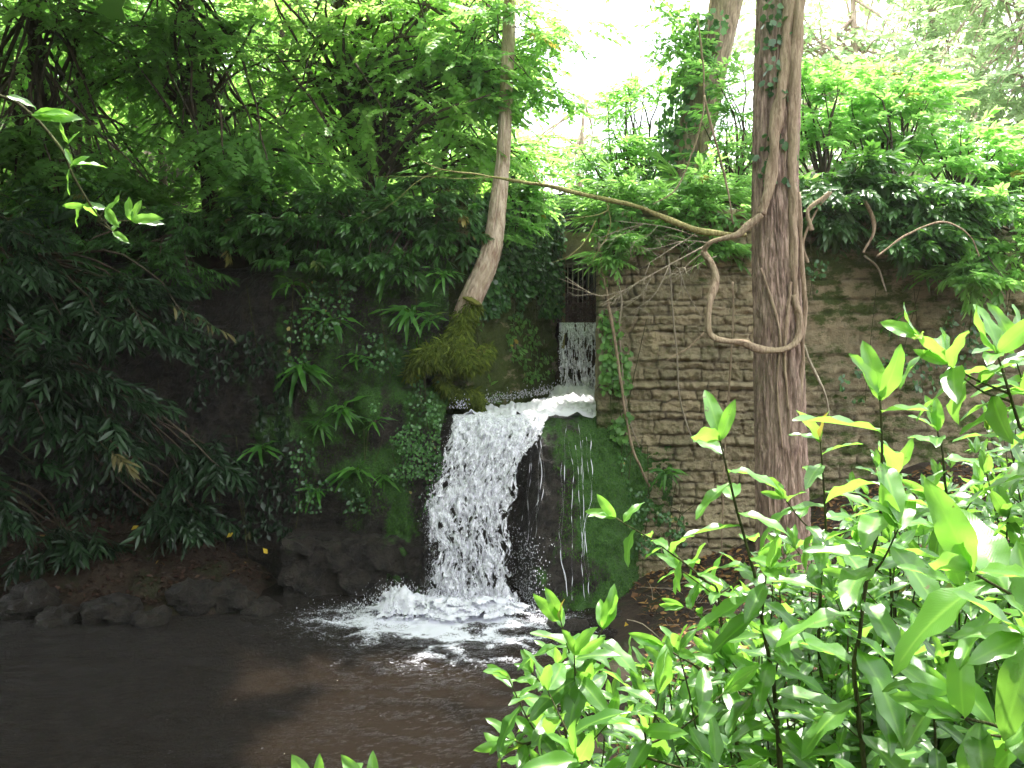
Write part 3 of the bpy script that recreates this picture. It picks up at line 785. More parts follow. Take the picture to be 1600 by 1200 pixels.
def tree(label, path, radii, barkm, blobs, sprays, size, leafm, tint=(.1, .5), r0=.03, frac=(.35, 1.), group=None, toward=None, name='tree', cat='tree', ns=10, droop=0., sag=.12, upj=.22):
    path = smooth_path(path, 28); rad = np.interp(np.linspace(0, 1, 28), np.linspace(0, 1, len(radii)), radii)
    t = thing(name, path[0], label, cat, group)
    V, F = tube(path, rad, ns, lambda a, L, r: r*.22*fbm(st3(np.cos(a)*1.5, np.sin(a)*1.5, L*1.5/(r*6+.2)), 3, 5))
    mk('trunk', V, F, barkm, t)
    cs = crown(t, blobs, sprays, size, leafm, tint, toward, droop=droop, upj=upj)
    limbs(t, path, cs, barkm, r0, frac, sag=sag)
    return t
def G(px, Y, py=400):
    """ground point under a pixel column at distance Y"""
    p = P(px, py, Y); p[2] = Hs(p[0], Y)-.1; return p

GL = 'broadleaf trees growing on the bank above the left wall'
tree('leaning brown trunk tree with bright layered leaves, nearest left of the bleached trunk',
     [G(604, 10.7), P(600, 385, 10.7), P(578, 300, 10.8), P(556, 215, 10.9), P(535, 120, 11), P(530, -80, 11.1)], [.13, .12, .1, .09, .07], M['bark_dark'],
     [(P(600, 150, 10.6), (1.5, 1.0, .95), 34, 260), (P(690, 60, 10.4), (1.0, .8, .9), 26, 170), (P(520, 20, 10.6), (1.4, 1.0, .7), 24, 170), (P(740, 190, 10.2), (.5, .5, .5), 10, 60), (P(790, 90, 10.8), (.55, .5, .7), 14, 70), (P(760, 265, 10.9), (.6, .4, .35), 12, 60)],
     SP_MAPLE, (.42, .72), M['bright'], (.1, 1.), group=GL, toward=(.1, -.35, 0), droop=.15)
tree('dark forked trunk tree with drooping maple sprays in the left middle of the wood',
     [G(335, 10.9), P(330, 330, 10.9), P(322, 220, 11), P(300, 100, 11.2), P(290, -60, 11.3)], [.11, .1, .08, .06], M['bark_dark'],
     [(P(330, 130, 10.8), (1.5, 1.0, .9), 34, 210), (P(430, 240, 10.2), (1.1, .8, .45), 22, 150), (P(240, 20, 10.8), (1.5, 1.0, .6), 18, 110)],
     SP_MAPLE, (.42, .75), M['maple'], (.0, .5), group=GL, toward=(.3, -.35, 0), droop=.25)
tree('dark stemmed tree with dense green sprays at the far left of the wood',
     [G(60, 11), P(64, 330, 11), P(70, 200, 11), P(52, 60, 11), P(60, -80, 11)], [.1, .09, .07, .05], M['bark_dark'],
     [(P(60, 60, 10.8), (1.3, 1.0, .8), 26, 170), (P(120, 260, 10.4), (1.2, .8, .7), 26, 190), (P(-60, 300, 10.4), (1.0, .9, 1.0), 20, 140)],
     SP_MAPLE, (.42, .75), M['maple'], (.0, .35), group=GL, toward=(.3, -.3, 0), droop=.25)
tree('thin tree with small oval leaves arching over the channel beside the bleached trunk',
     [G(700, 11.6), P(690, 300, 11.6), P(700, 200, 11.3), P(716, 120, 11), P(745, 20, 10.6), P(780, -60, 10.3)], [.05, .045, .04, .03, .02], M['bark_dark'],
     [(P(780, 60, 10.2), (.75, .6, .6), 22, 90), (P(735, 130, 10.4), (.55, .5, .5), 16, 80), (P(880, 60, 10.0), (.55, .5, .35), 10, 26), (P(835, 160, 10.1), (.45, .4, .3), 10, 28)],
     SP_OVAL, (.4, .65), M['fresh'], (.1, .6), r0=.012, group=GL, droop=.1)
# slender poles of the thicket on the left
poles = [((25, 12.5), 10, .05, 'thin straight dark pole tree closest to the left edge of the thicket'),
         ((108, 12.2), 118, .055, 'slender curving pole tree second from the left edge of the thicket'),
         ((165, 12.6), 150, .045, 'slim upright pole tree in the middle of the left thicket'),
         ((205, 12.0), 185, .05, 'slim dark pole tree leaning left in the thicket'),
         ((262, 12.4), 262, .06, 'dark pole tree just left of the forked trunk'),
         ((398, 12.6), 470, .07, 'dark slanting trunk rising right among the left thicket leaves')]
for (px, Y_), ptop, r_, lab in poles:
    a = G(px, Y_); b = P(ptop, -60, Y_+.2)
    tree(lab, [a, a*.65+b*.35+[.12*rng.normal(), 0, 0], a*.3+b*.7+[.12*rng.normal(), 0, 0], b], [r_, r_*.8, r_*.55], M['bark_dark'],
         [(P(px, 90+rng.uniform(-60, 60), Y_+.5), (.9, .9, 1.1), 14, 90)], SP_OVAL, (.45, .8), M['maple'], (.2, .8), r0=.015, group='slender poles of the left thicket', ns=7)
# low undergrowth covering the ground behind the walls
def undergrowth():
    n = 2600; x = rng.uniform(-11, 11, n); y = 10.3+rng.random(n)**1.6*16
    k = (np.abs(x-.85) > .75) & (fbm(st3(x*.6, y*.6, 0*x), 3, 4) > -.25); x, y = x[k], y[k]; n = len(x)
    p = st3(x, y, H(x, y)+rng.random(n)*.25)
    scatter(SP_OVAL+SP_NARROW, p, rng.normal(0, 1, (n, 3))*[1, 1, .4]+[0, -.3, .6], np.array([0, 0, 1])+rng.normal(0, .3, (n, 3)), rng.uniform(.45, .9, n), rng.uniform(0, .7, n), 1).build('undergrowth', M['maple'], None, kind='stuff')
undergrowth()
# tall backdrop trees
back = [(-250, 15, .0), (40, 17, .3), (300, 16, .5), (520, 17.5, .8), (700, 19, .9), (150, 21, .6), (430, 23, 1.), (620, 24, 1.)]
words = ['dark backdrop tree beyond the left edge of the thicket', 'backdrop tree behind the leftmost poles', 'backdrop tree behind the forked trunk',
         'bright backdrop tree behind the leaning brown trunk', 'bright backdrop tree just left of the sky gap', 'farther hillside tree above the left thicket',
         'farther hillside tree behind the middle of the thicket', 'farther hillside tree behind the leaning trunk']
for (px, Y_, tn), lab in zip(back, words):
    a = G(px, Y_); h = rng.uniform(5.5, 7)
    top = a+np.array([rng.normal(0, .4), 0, h])
    wd = 2.3 if px < 650 else 1.5
    tree(lab, [a, (a+top)/2+[.2, 0, 0], top], [.16, .12, .05], M['bark_dark'],
         [(a+[0, 0, h*.35], (wd, 1.6, 1.7), 22, 150), (a+[0, -.3, h*.75], (wd*.9, 1.7, 1.7), 26, 200)],
         SP_OVAL, (.8, 1.4), M['bright'], (.2*tn, .5+.5*tn), r0=.04, group='backdrop trees on the left hillside', ns=7)
# right backdrop: trees whose pale leaf colour paints in sun and glare
rb_ = [(1300, 20, 5.5, 'pale sunlit tree with thin bare limbs right of the thick trunk'), (1420, 24, 7.5, 'tall pale sunlit tree behind the bright bushes'),
       (1560, 21, 7, 'pale sunlit tree near the right edge of the wood'), (1720, 19, 8, 'pale sunlit tree reaching in from beyond the right edge'), (1500, 30, 9, 'farthest pale tree between the two sunlit ones')]
for px, Y_, h, lab in rb_:
    a = G(px, Y_); top = a+np.array([rng.normal(0, .5), 0, h])
    tree(lab, [a, (a+top)/2+[.25, 0, 0], top], [.14, .1, .04], M['bark_pale'],
         [(a+[0, 0, h*.38], (2.4, 1.6, 1.6), 30, 190), (a+[0, 0, h*.78], (2.4, 1.7, 1.8), 34, 230)],
         SP_OVAL, (.8, 1.3), M['pale'], (.2, 1.), r0=.035, group='pale sunlit trees behind the right bank', ns=7)
a = G(905, 19); tree('thin pale tree in the sky gap just right of the bleached trunk', [a, a+[0, 0, 1.6], a+[.1, 0, 3.0]], [.08, .06, .02], M['bark_pale'],
     [(a+[-.2, 0, 1.6], (1.3, 1.0, .9), 16, 80)], SP_OVAL, (.6, .9), M['pale'], (.0, .6), ns=7)
a = G(1130, 24); tree('low far tree seen through the sky gap above the gate', [a, a+[0, 0, 1.2], a+[.1, 0, 2.4]], [.1, .07, .03], M['bark_pale'],
     [(a+[-.6, 0, 1.2], (2.6, 1.4, 1.2), 20, 100)], SP_OVAL, (.7, 1.1), M['pale'], (.1, .8), ns=7)

# the ivy-clad leaning tree right of centre
def ivy_on_path(parent, path, rad, n, s=(.06, .1), tint=(.0, .6), mat='ivy', spread=1.35, mask=None, arc=None):
    k = rng.integers(0, len(path)-1, n); f = rng.random((n, 1)); c = path[k]*(1-f)+path[k+1]*f
    if mask is not None:
        keep = mask(c); c = c[keep]; k = k[keep]
    n = len(c); a = rng.uniform(0, 2*math.pi, n) if arc is None else rng.normal(arc[0], arc[1], n)
    o = st3(np.cos(a), np.sin(a), 0*a); r = rad[k][:, None]*rng.uniform(1.02, spread, (n, 1))
    d = np.array([0, 0, -1])+rng.normal(0, .6, (n, 3))+o*.3
    mb = scatter([L_IVY], c+o*r, d, o+rng.normal(0, .35, (n, 3)), rng.uniform(s[0], s[1], n), rng.uniform(tint[0], tint[1], n), 1)
    mb.build('ivy_leaves', M[mat], parent)
def rough_trunk(parent, path, rad, ns, nring, barkm, seed, furrow=.10, name='trunk', flare=0.):
    p = smooth_path(path, nring); r = np.interp(np.linspace(0, 1, nring), np.linspace(0, 1, len(rad)), rad)
    def disp(a, L, rr):
        q = st3(np.cos(a)*9, np.sin(a)*9, L*3.2)
        q2 = q+.5*st3(fbm(q*.7, 2, seed), fbm(q*.7, 2, seed+1), 0*q[..., 0])
        f = -np.abs(fbm(q2, 4, seed+2))*1.5+.35*fbm(st3(np.cos(a)*2, np.sin(a)*2, L*1.1), 3, seed+3)
        return rr*(furrow*f+flare*np.exp(-L/.3)*(1+.35*np.sin(a*3+1)))
    V, F = tube(p, r, ns, disp); mk(name, V, F, barkm, parent)
    return p, r
tl = thing('tree', G(1055, 11.4), 'leaning ivy-clad tree left of the thick trunk, wrapped in vines', 'tree')
p_, r_ = rough_trunk(tl, [G(1050, 11.4), P(1060, 330, 11.4), P(1076, 240, 11.4), P(1098, 160, 11.3), P(1122, 60, 11.2), P(1150, -60, 11.1), P(1190, -220, 11)], [.28, .26, .22, .2, .2, .19, .18], 64, 260, M['bark'], 5, .06)
ivy_on_path(tl, p_, r_, 1500, (.07, .12), (0, .8), spread=2.4, arc=(3.3, .6), mask=lambda c: fbm(c*1.5, 3, 3) > -.1)
for k in range(3):
    t = np.linspace(0, 1, 60); q = smooth_path(p_[40:220], 60); a = 4.4+k*.7+2.6*t*(1 if k % 2 else -1)
    V, F = tube(q+st3(np.cos(a), np.sin(a), 0*a)*(.205+.012*k), .026-.004*k, 7); mk('vine', V, F, M['vine'], tl)
crown(tl, [(P(1060, 60, 10.9), (.45, .4, .5), 12, 50), (P(1110, -120, 10.9), (1.4, 1.2, .6), 20, 110)], SP_OVAL, (.4, .6), M['fresh'], (0, .5))

# the thick trunk in front of the right wall
tb = thing('tree', G(1222, 8.0), 'thick furrowed trunk standing in front of the right wall, strung with vines', 'tree')
Yb = 8.0
pb, rb2 = rough_trunk(tb, [G(1226, Yb), P(1224, 900, Yb), P(1221, 760, Yb), P(1218, 600, Yb), P(1214, 450, Yb), P(1211, 300, Yb), P(1214, 150, Yb), P(1216, 0, Yb), P(1220, -160, Yb), P(1230, -420, Yb)],
     [.26, .25, .235, .225, .215, .205, .20, .19, .185, .17], 260, 760, M['bark'], 8, .22, flare=.25)
def vine(parent, pts, rad, n=120, ns=12, mat='vine', name='vine', rough=.12, seed=0):
    q = smooth_path(pts, n); r = np.interp(np.linspace(0, 1, n), np.linspace(0, 1, len(rad)), rad)
    q = q+.010*st3(*[fbm(q*6, 2, seed+i) for i in range(3)])
    V, F = tube(q, r, ns, lambda a, L, rr: rr*(rough*fbm(st3(np.cos(a)*2, np.sin(a)*2, L*6), 3, seed+9)*2.6+.13*np.sin(2*a+L*14)+.22*fbm(st3(0*a, 0*a, L*3.5+a*0), 2, seed)))
    return mk(name, V, F, M[mat], parent)
Yf = Yb-.20
vine(tb, [P(1243, 470, Yf), P(1240, 380, Yf-.01), P(1238, 260, Yf), P(1240, 140, Yf), P(1246, 30, Yf), P(1249, -60, Yf+.02), P(1252, -300, Yf+.02)], [.03, .035, .045, .05, .05, .05], 80, 12, seed=1)
vine(tb, [P(1190, 335, Yf-.05), P(1203, 290, Yf-.03), P(1209, 240, Yf-.02), P(1215, 180, Yf-.01), P(1228, 90, Yf), P(1232, 0, Yf), P(1235, -100, Yf), P(1238, -300, Yf)], [.035, .045, .05, .055, .06, .06], 80, 12, seed=2)
vine(tb, [P(1240, 460, Yf), P(1250, 500, Yf-.01), P(1246, 530, Yf-.03), P(1225, 546, Yf-.06), P(1195, 546, Yf-.1), P(1160, 536, Yf-.12), P(1120, 530, Yf-.12), P(1106, 512, Yf-.1), P(1110, 470, Yf-.05), P(1118, 440, Yf), P(1112, 415, Yf+.05), P(1098, 392, Yf+.1)],
     [.036, .036, .032, .030, .028, .028, .028, .030, .032, .030, .026], 110, 10, seed=3)
vine(tb, [P(1098, 392, Yf+.1), P(1112, 378, Yf+.02), P(1150, 368, Yf-.02), P(1172, 350, Yf-.03), P(1190, 335, Yf-.05)], [.026, .024, .03, .035], 40, 10, seed=4)
vine(tb, [P(1232, 640, Yf-.03), P(1226, 560, Yf-.03), P(1232, 480, Yf-.02), P(1236, 440, Yf-.02)], [.010, .014, .014], 40, seed=5)
vine(tb, [P(1222, 700, Yf-.03), P(1214, 600, Yf-.02), P(1218, 520, Yf-.02), P(1200, 450, Yf), P(1190, 420, Yf+.02)], [.008, .010, .012], 40, seed=6)
vine(tb, [P(1250, 640, Yf+.03), P(1254, 560, Yf+.03), P(1257, 470, Yf+.05), P(1252, 400, Yf+.03), P(1248, 300, Yf+.02)], [.016, .02, .02], 40, seed=7)
ivy_on_path(tb, pb[380:], rb2[380:], 230, (.05, .09), (0, .5), spread=1.12, arc=(4.3, .45), mask=lambda c: (c[:, 2] > 4.0) & (fbm(c*3, 2, 8) > -.2))
crown(tb, [(P(1230, -420, 8.0), (2.6, 2.0, .9), 40, 260)], SP_OVAL, (.5, .8), M['maple'], (.1, .6))

# the bleached trunk with its mossy root beside the fall
bt = thing('dead_tree', P(700, 560, 9.55), 'bleached bare trunk rooted in moss on the wall left of the waterfall', 'tree')
rough_trunk(bt, [P(712, 545, 9.62), P(725, 495, 9.6), P(742, 455, 9.62), P(760, 415, 9.7), P(772, 370, 9.8), P(779, 310, 9.9), P(786, 250, 10), P(789, 180, 10.05), P(793, 100, 10.1), P(796, 20, 10.2), P(800, -120, 10.3)],
            [.14, .125, .125, .12, .108, .092, .080, .078, .074, .07, .065], 96, 420, M['bark_pale'], 12, .22)
def mossy(parent, path, rad, seed, n, name='mossy_root'):
    q = smooth_path(path, 70); r = np.interp(np.linspace(0, 1, 70), np.linspace(0, 1, len(rad)), rad)
    V, F = tube(q, r, 40, lambda a, L, rr: .35*rr*fbm(st3(np.cos(a)*2+seed, np.sin(a)*2, L*7), 4, seed)+.02*fbm(st3(np.cos(a)*6, np.sin(a)*6, L*22), 3, seed))
    mk(name, V, F, M['moss'], parent)
    k = rng.integers(0, len(V)-2, n); c = V[k]; o = nrm(c-q[np.minimum(k//40, 69)])
    return c, o
C, O = [], []
for i, (pp, rr) in enumerate([([P(742, 470, 9.58), P(725, 500, 9.55), P(714, 535, 9.5), P(700, 560, 9.45), P(684, 575, 9.4)], [.085, .10, .12, .14, .08]),
               ([P(700, 545, 9.45), P(672, 556, 9.4), P(652, 566, 9.42), P(640, 590, 9.5)], [.12, .11, .085, .04]),
               ([P(712, 545, 9.45), P(730, 568, 9.4), P(748, 560, 9.5), P(768, 545, 9.65)], [.12, .10, .09, .05]),
               ([P(690, 585, 9.5), P(700, 610, 9.55), P(742, 620, 9.6), P(744, 640, 9.62)], [.05, .05, .07, .05])]):
    c, o = mossy(bt, pp, rr, 20+i, 3800); C.append(c); O.append(o)
C = np.vstack(C); O = np.vstack(O); n = len(C)
TRI = (np.array([(-.12, 0, 0), (.12, 0, 0), (0, 1, 0), (0, .5, .15)]), np.array([(0, 1, 3), (1, 2, 3), (2, 0, 3)]), np.zeros((4, 4)))
mb = scatter([TRI], C, O*.6+np.array([0, 0, -.75])+rng.normal(0, .35, (n, 3)), O+rng.normal(0, .2, (n, 3)), rng.uniform(.02, .055, n)*np.where(rng.random(n) < .2, 2.2, 1), rng.uniform(0, 1, n), 1)
mb.build('moss', M['moss_fuzz'], bt, kind='stuff')
mb = MB()
for sgn in (0, 1):      # a shelf: domed top, hollow underside
    ra = np.linspace(0.02, 1, 12); an = np.linspace(R(-175), R(5), 30); Ra, An = np.meshgrid(ra, an, indexing='ij')
    rr_ = Ra*.105*(1+.12*fbm(st3(np.cos(An)*2, np.sin(An)*2, 0*An), 3, 2))
    zz_ = np.where(sgn == 0, .035*(1-Ra**2), -.05*(1-Ra)**.7)+.012*fbm(st3(An*2, Ra*3, 0*An), 3, 3)
    c_ = P(738, 470, 9.52); V = c_+st3(np.cos(An)*rr_, np.sin(An)*rr_, zz_-.45*np.cos(An)*rr_+.1*np.sin(An)*rr_).reshape(-1, 3)-0
    mb.add(V.reshape(-1, 3), grid_faces(30, 12)); mb.build('bracket_fungus', M['fungus'], bt)

# the long bare branch across the channel and dead twigs
br = thing('branch', P(1100, 362, 7.9), 'long bare greenish branch reaching left across the channel opening', 'branch')
vine(br, [P(1165, 368, 7.95), P(1100, 362, 7.9), P(1062, 350, 7.9), P(1000, 325, 7.9), P(930, 308, 7.95), P(850, 290, 8.0), P(760, 275, 8.1), P(690, 264, 8.2), P(655, 250, 8.3)], [.02, .024, .024, .021, .018, .015, .010, .006, .003], 90, 8, 'branch_green', 'limb', seed=11)
for i, (pts, r) in enumerate([([(945, 312), (952, 325), (940, 335), (905, 340), (870, 345)], .006), ([(948, 318), (954, 345), (948, 370), (930, 398), (925, 410)], .006),
            ([(846, 290), (835, 270), (826, 252)], .006), ([(846, 291), (850, 310), (846, 330)], .003), ([(760, 276), (745, 300), (742, 315)], .003), ([(690, 265), (650, 285), (610, 320), (560, 350)], .004),
            ([(770, 277), (720, 279), (680, 277), (600, 276), (540, 280)], .003), ([(930, 345), (915, 375), (890, 400), (862, 410)], .006)]):
    vine(br, [P(a, b, 7.95+.02*i) for a, b in pts], [r, r*.3], 16, 5, 'branch_green', 'side_twig', seed=30+i)
def twigs(parent, a, b, r, depth, mb, mat=None):
    n = 8; L = np.linalg.norm(b-a)
    q = smooth_path([a, (a+b)/2+rng.normal(0, .10*L, 3), b], n)
    V, F = tube(q, np.linspace(r, r*.35, n), 4); mb.add(V, F)
    if depth:
        for _ in range(rng.integers(3, 6)):
            k = rng.integers(2, n-1); d = nrm((b-a)/L+rng.normal(0, .75, 3)); 
            twigs(parent, q[k], q[k]+d*L*rng.uniform(.3, .6), r*.55, depth-1, mb)
tw_ = thing('dead_branch', P(1105, 395, 8.0), 'tangle of pale dead twigs hanging in front of the wall left of the thick trunk', 'branch')
for a, b, c in [((1100, 385), (935, 478), .008), ((1110, 380), (1020, 390), .006), ((1105, 390), (1068, 470), .006), ((1090, 370), (960, 345), .006), ((1120, 400), (1050, 440), .005), ((1095, 360), (1000, 420), .006)]:
    mb = MB(); twigs(None, P(*a, 7.95), P(*b, 7.85+rng.normal(0, .1)), c, 2, mb); mb.build('bare_twig', M['twig'], tw_)
# hanging stems
hang = [([(1045, 400), (1050, 470), (1058, 560), (1062, 620), (1080, 680), (1100, 700)], .010, 9.3, 'thin pale vine hanging down the wall left of the slender pole'),
        ([(1146, 440), (1144, 520), (1138, 620), (1130, 760), (1128, 860)], .010, 8.1, 'straight thin pole stem standing just left of the thick trunk'),
        ([(935, 380), (950, 470), (962, 540), (972, 610), (985, 690), (1000, 730), (1015, 760)], .017, 9.28, 'brown ivy stem creeping down the left corner of the block wall'),
        ([(960, 420), (972, 470), (968, 520), (980, 640), (1000, 700)], .010, 9.3, 'thinner ivy stem beside the creeping one at the wall corner'),
        ([(1268, 360), (1262, 330), (1285, 310), (1296, 300)], .025, 9.2, 'short pale root bent over the wall top right of the thick trunk'),
        ([(1345, 305), (1362, 335), (1364, 365), (1348, 395)], .020, 9.3, 'curved pale root looping out of the shaded bush'),
        ([(1350, 400), (1372, 420), (1385, 455)], .012, 9.4, 'short hooked stem on the dark wall below the looping root'),
        ([(1262, 410), (1255, 380), (1275, 330), (1300, 300)], .014, 9.2, 'slim stem rising by the thick trunk to the shaded bush'),
        ([(1370, 400), (1420, 365), (1478, 347), (1515, 370), (1530, 400)], .010, 8.8, 'arching brown bramble stem in front of the far right wall'),
        ([(1255, 540), (1272, 580), (1290, 620), (1296, 660)], .012, 8.1, 'thin root trailing right from the base of the looped vine'),
        ([(1100, 150), (1120, 230), (1135, 290), (1146, 350)], .012, 8.6, 'thin straight stem slanting down towards the vine loop'),
        ([(1090, 30), (1100, 120), (1094, 200), (1060, 290), (1020, 320)], .009, 9.0, 'long loose vine trailing off the leaning ivy-clad tree'),
        ([(1060, 420), (1075, 460), (1100, 500)], .006, 8.8, 'fine dead stem crossing the wall below the tangle of twigs'),
        ([(1100, 520), (1075, 545), (1040, 565)], .005, 8.0, 'fine side twig under the vine loop')]
for i, (pts, r, Y_, lab) in enumerate(hang):
    o = vine(None, [P(a, b, Y_) for a, b in pts], [r, r*.9, r*.6], 50, 7, 'vine' if i % 3 else 'twig', 'vine', seed=50+i)
    o['label'] = lab; o['category'] = 'vine'

# ------------------------------------------------------------------ shrubs on the wall tops
def shrub(label, blobs, sprays, size, leafm, tint, base=None, toward=(0, -.4, 0), group=None, r0=.02, name='shrub', cat='shrub', droop=.0, bark_='bark_dark', upj=.3, sag=.05):
    c0 = np.array(blobs[0][0], float)
    b = np.array(base, float) if base is not None else np.array([c0[0], max(c0[1], 10.2), Hs(c0[0], max(c0[1], 10.2))-.05])
    if base is None and -.8 < b[0] < 1.4 and b[1] < 11.9: b[0] = 1.5 if b[0] > .35 else -.95; b[1] = 11.; b[2] = 3.95
    t = thing(name, b, label, cat, group)
    cs = crown(t, blobs, sprays, size, leafm, tint, toward, 'foliage', droop, upj)
    path = smooth_path([b, b+(c0-b)*.35+[0, 0, .1]], 6)
    limbs(t, path, cs, M[bark_], r0, (.2, 1), 'stems', 4, sag)
    return t
GW = 'evergreen shrubs spilling over the left wall top'
for px, py, Y_, r, n, lab in [(360, 350, 10.0, (.8, .6, .38), 70, 'dark glossy evergreen shrub spilling over the wall top at left of centre'),
        (480, 380, 9.75, (.65, .5, .42), 80, 'evergreen shrub with drooping whorled leaves over the black recess'),
        (590, 360, 9.6, (.6, .5, .40), 95, 'bright-leaved evergreen shrub over the wall below the leaning trunk'),
        (690, 350, 9.75, (.5, .45, .40), 85, 'leafy shrub tucked left of the bleached trunk'),
        (640, 420, 9.55, (.4, .3, .30), 50, 'small-leaved shrub hanging on the wall face above the long ferns'),
        (180, 380, 9.9, (.9, .6, .45), 80, 'dull dark shrub on the wall top at far left'),
        (40, 370, 9.8, (.8, .6, .5), 90, 'dull dark shrub on the wall top touching the left edge'),
        (120, 330, 10.0, (1.0, .5, .40), 110, 'leafy shrub filling the wall top between the two dull ones'),
        (420, 330, 9.9, (.8, .45, .38), 110, 'mid green shrub on the wall top left of the leaning trunk'),
        (530, 335, 9.8, (.5, .4, .36), 80, 'shrub hugging the foot of the leaning trunk'),
        (655, 320, 9.9, (.5, .4, .36), 80, 'sunlit shrub just left of the bleached trunk'),
        (250, 420, 9.5, (.6, .3, .28), 55, 'thin dark shrub drooping down the wall below the forked trunk'),
        (280, 345, 9.9, (.7, .5, .35), 80, 'dark shrub on the wall top below the forked trunk')]:
    shrub(lab, [(P(px, py, Y_), r, max(8, n//6), int(n*1.5))], SP_RHODO if px > 300 else SP_NARROW, (.26, .42), M['ever'], (.1, .8), group=GW, droop=.25)
GI = 'leafy growth on the channel wall'
shrub('bright leafy shrub crowning the channel wall right of the bleached trunk', [(P(825, 310, 10.7), (.34, .35, .32), 18, 120), (P(795, 345, 10.3), (.28, .3, .3), 12, 80)], SP_OVAL, (.3, .48), M['fresh'], (.1, .8), base=(.1, 11.2, 4.0), group=GI)
shrub('sunlit small-leaved bush at the foot of the sky gap left of the pier', [(P(830, 255, 12.5), (.55, .6, .4), 18, 110), (P(700, 250, 12.8), (1.2, .6, .6), 24, 160)], SP_OVAL, (.4, .6), M['fresh'], (.3, 1.), base=(-.3, 12.8, 4.1), group=GI)
GR = 'bushes on top of the right wall'
R_ = [((950, 230, 11.0), (.50, .5, .65), 130, 'fresh', (.3, .9), 'tall bright bush beside the sky gap above the gate'),
      ((1010, 190, 11.8), (.6, .5, .7), 130, 'fresh', (.4, 1.), 'lime green bush behind the foot of the leaning tree'),
      ((1000, 325, 9.5), (.6, .35, .38), 180, 'fresh', (.0, .5), 'bush overhanging the block wall top just right of the gate'),
      ((1095, 310, 9.5), (.6, .35, .42), 180, 'fresh', (.0, .6), 'leafy bush in front of the leaning tree foot'),
      ((1060, 370, 9.35), (.75, .25, .16), 110, 'fresh', (.0, .5), 'sprawling leafy growth hanging over the block wall edge behind the dead twigs'),
      ((960, 375, 9.3), (.22, .2, .22), 45, 'fresh', (.1, .7), 'small leafy tuft hanging at the wall corner beside the gate'),
      ((1150, 200, 10.6), (.5, .5, .8), 130, 'fresh', (.1, .8), 'bush filling the space between the leaning and thick trunks'),
      ((940, 300, 10.6), (.3, .4, .35), 70, 'fresh', (.0, .6), 'small bush overhanging the lintel of the gate'),
      ((1290, 190, 10.8), (.7, .6, .75), 190, 'fresh', (.3, 1.), 'bright laurel bush directly right of the thick trunk'),
      ((1400, 180, 11.2), (.85, .7, .75), 220, 'fresh', (.3, 1.), 'tallest bright laurel bush above the dark wall'),
      ((1500, 240, 11.0), (.8, .7, .6), 190, 'fresh', (.4, 1.), 'sunlit laurel bush sloping down towards the right edge'),
      ((1600, 300, 10.8), (.7, .7, .5), 150, 'fresh', (.5, 1.), 'sunlit laurel bush at the right edge'),
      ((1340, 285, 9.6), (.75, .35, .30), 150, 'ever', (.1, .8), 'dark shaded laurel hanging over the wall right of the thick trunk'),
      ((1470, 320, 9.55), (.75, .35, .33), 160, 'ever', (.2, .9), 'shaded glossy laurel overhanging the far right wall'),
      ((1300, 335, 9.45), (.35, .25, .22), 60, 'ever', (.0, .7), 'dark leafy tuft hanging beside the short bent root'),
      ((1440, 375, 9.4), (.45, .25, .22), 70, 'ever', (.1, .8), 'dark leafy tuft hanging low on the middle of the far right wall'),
      ((1540, 420, 9.2), (.35, .25, .22), 60, 'fresh', (.0, .6), 'leafy tuft trailing low at the right end of the dark wall'),
      ((1580, 370, 9.4), (.5, .4, .4), 100, 'fresh', (.2, .8), 'low leafy bush at the right end of the dark wall')]
for (a, b, c), r, n, mt, tn, lab in R_:  # sun and shade among the laurels are put in by paler and darker leaves
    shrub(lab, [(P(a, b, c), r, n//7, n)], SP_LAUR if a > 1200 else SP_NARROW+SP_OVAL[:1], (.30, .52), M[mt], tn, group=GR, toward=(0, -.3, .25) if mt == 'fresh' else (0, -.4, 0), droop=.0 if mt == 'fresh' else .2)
# dim evergreen boughs hanging in front of the dark recess at left
GD = 'dim evergreen boughs hanging over the pool at left'
for (a, b, c), r, n, lab in [((30, 420, 8.6), (.8, .6, .5), 80, 'dim evergreen bough at the left edge, uppermost of the dark boughs'),
        ((60, 600, 8.3), (.8, .5, .55), 80, 'dim evergreen bough at the left edge halfway down'),
        ((190, 510, 8.8), (.8, .5, .5), 80, 'feathery dark bough pointing right across the black recess'),
        ((170, 660, 8.6), (.7, .5, .45), 60, 'feathery dark bough hanging lowest over the left bank'),
        ((10, 760, 8.4), (.6, .4, .4), 40, 'sparse dark bough just above the left bank'),
        ((290, 815, 9.0), (.45, .25, .16), 34, 'low dim leafy sprig growing on the shaded bank above the rocks'),
        ((120, 850, 8.9), (.6, .25, .14), 34, 'dim trailing leaves spread low across the left bank'),
        ((330, 720, 9.2), (.6, .3, .35), 40, 'sparse dark leaves low on the shaded bank')]:
    shrub(lab, [(P(a, b, c), r, n//6, n)], SP_NARROW, (.4, .65), M['dim'], (.0, 1.), base=P(a-160, b-120, 9.5), toward=(.5, -.2, -.1), group=GD, droop=.35, name='bough', cat='bough')
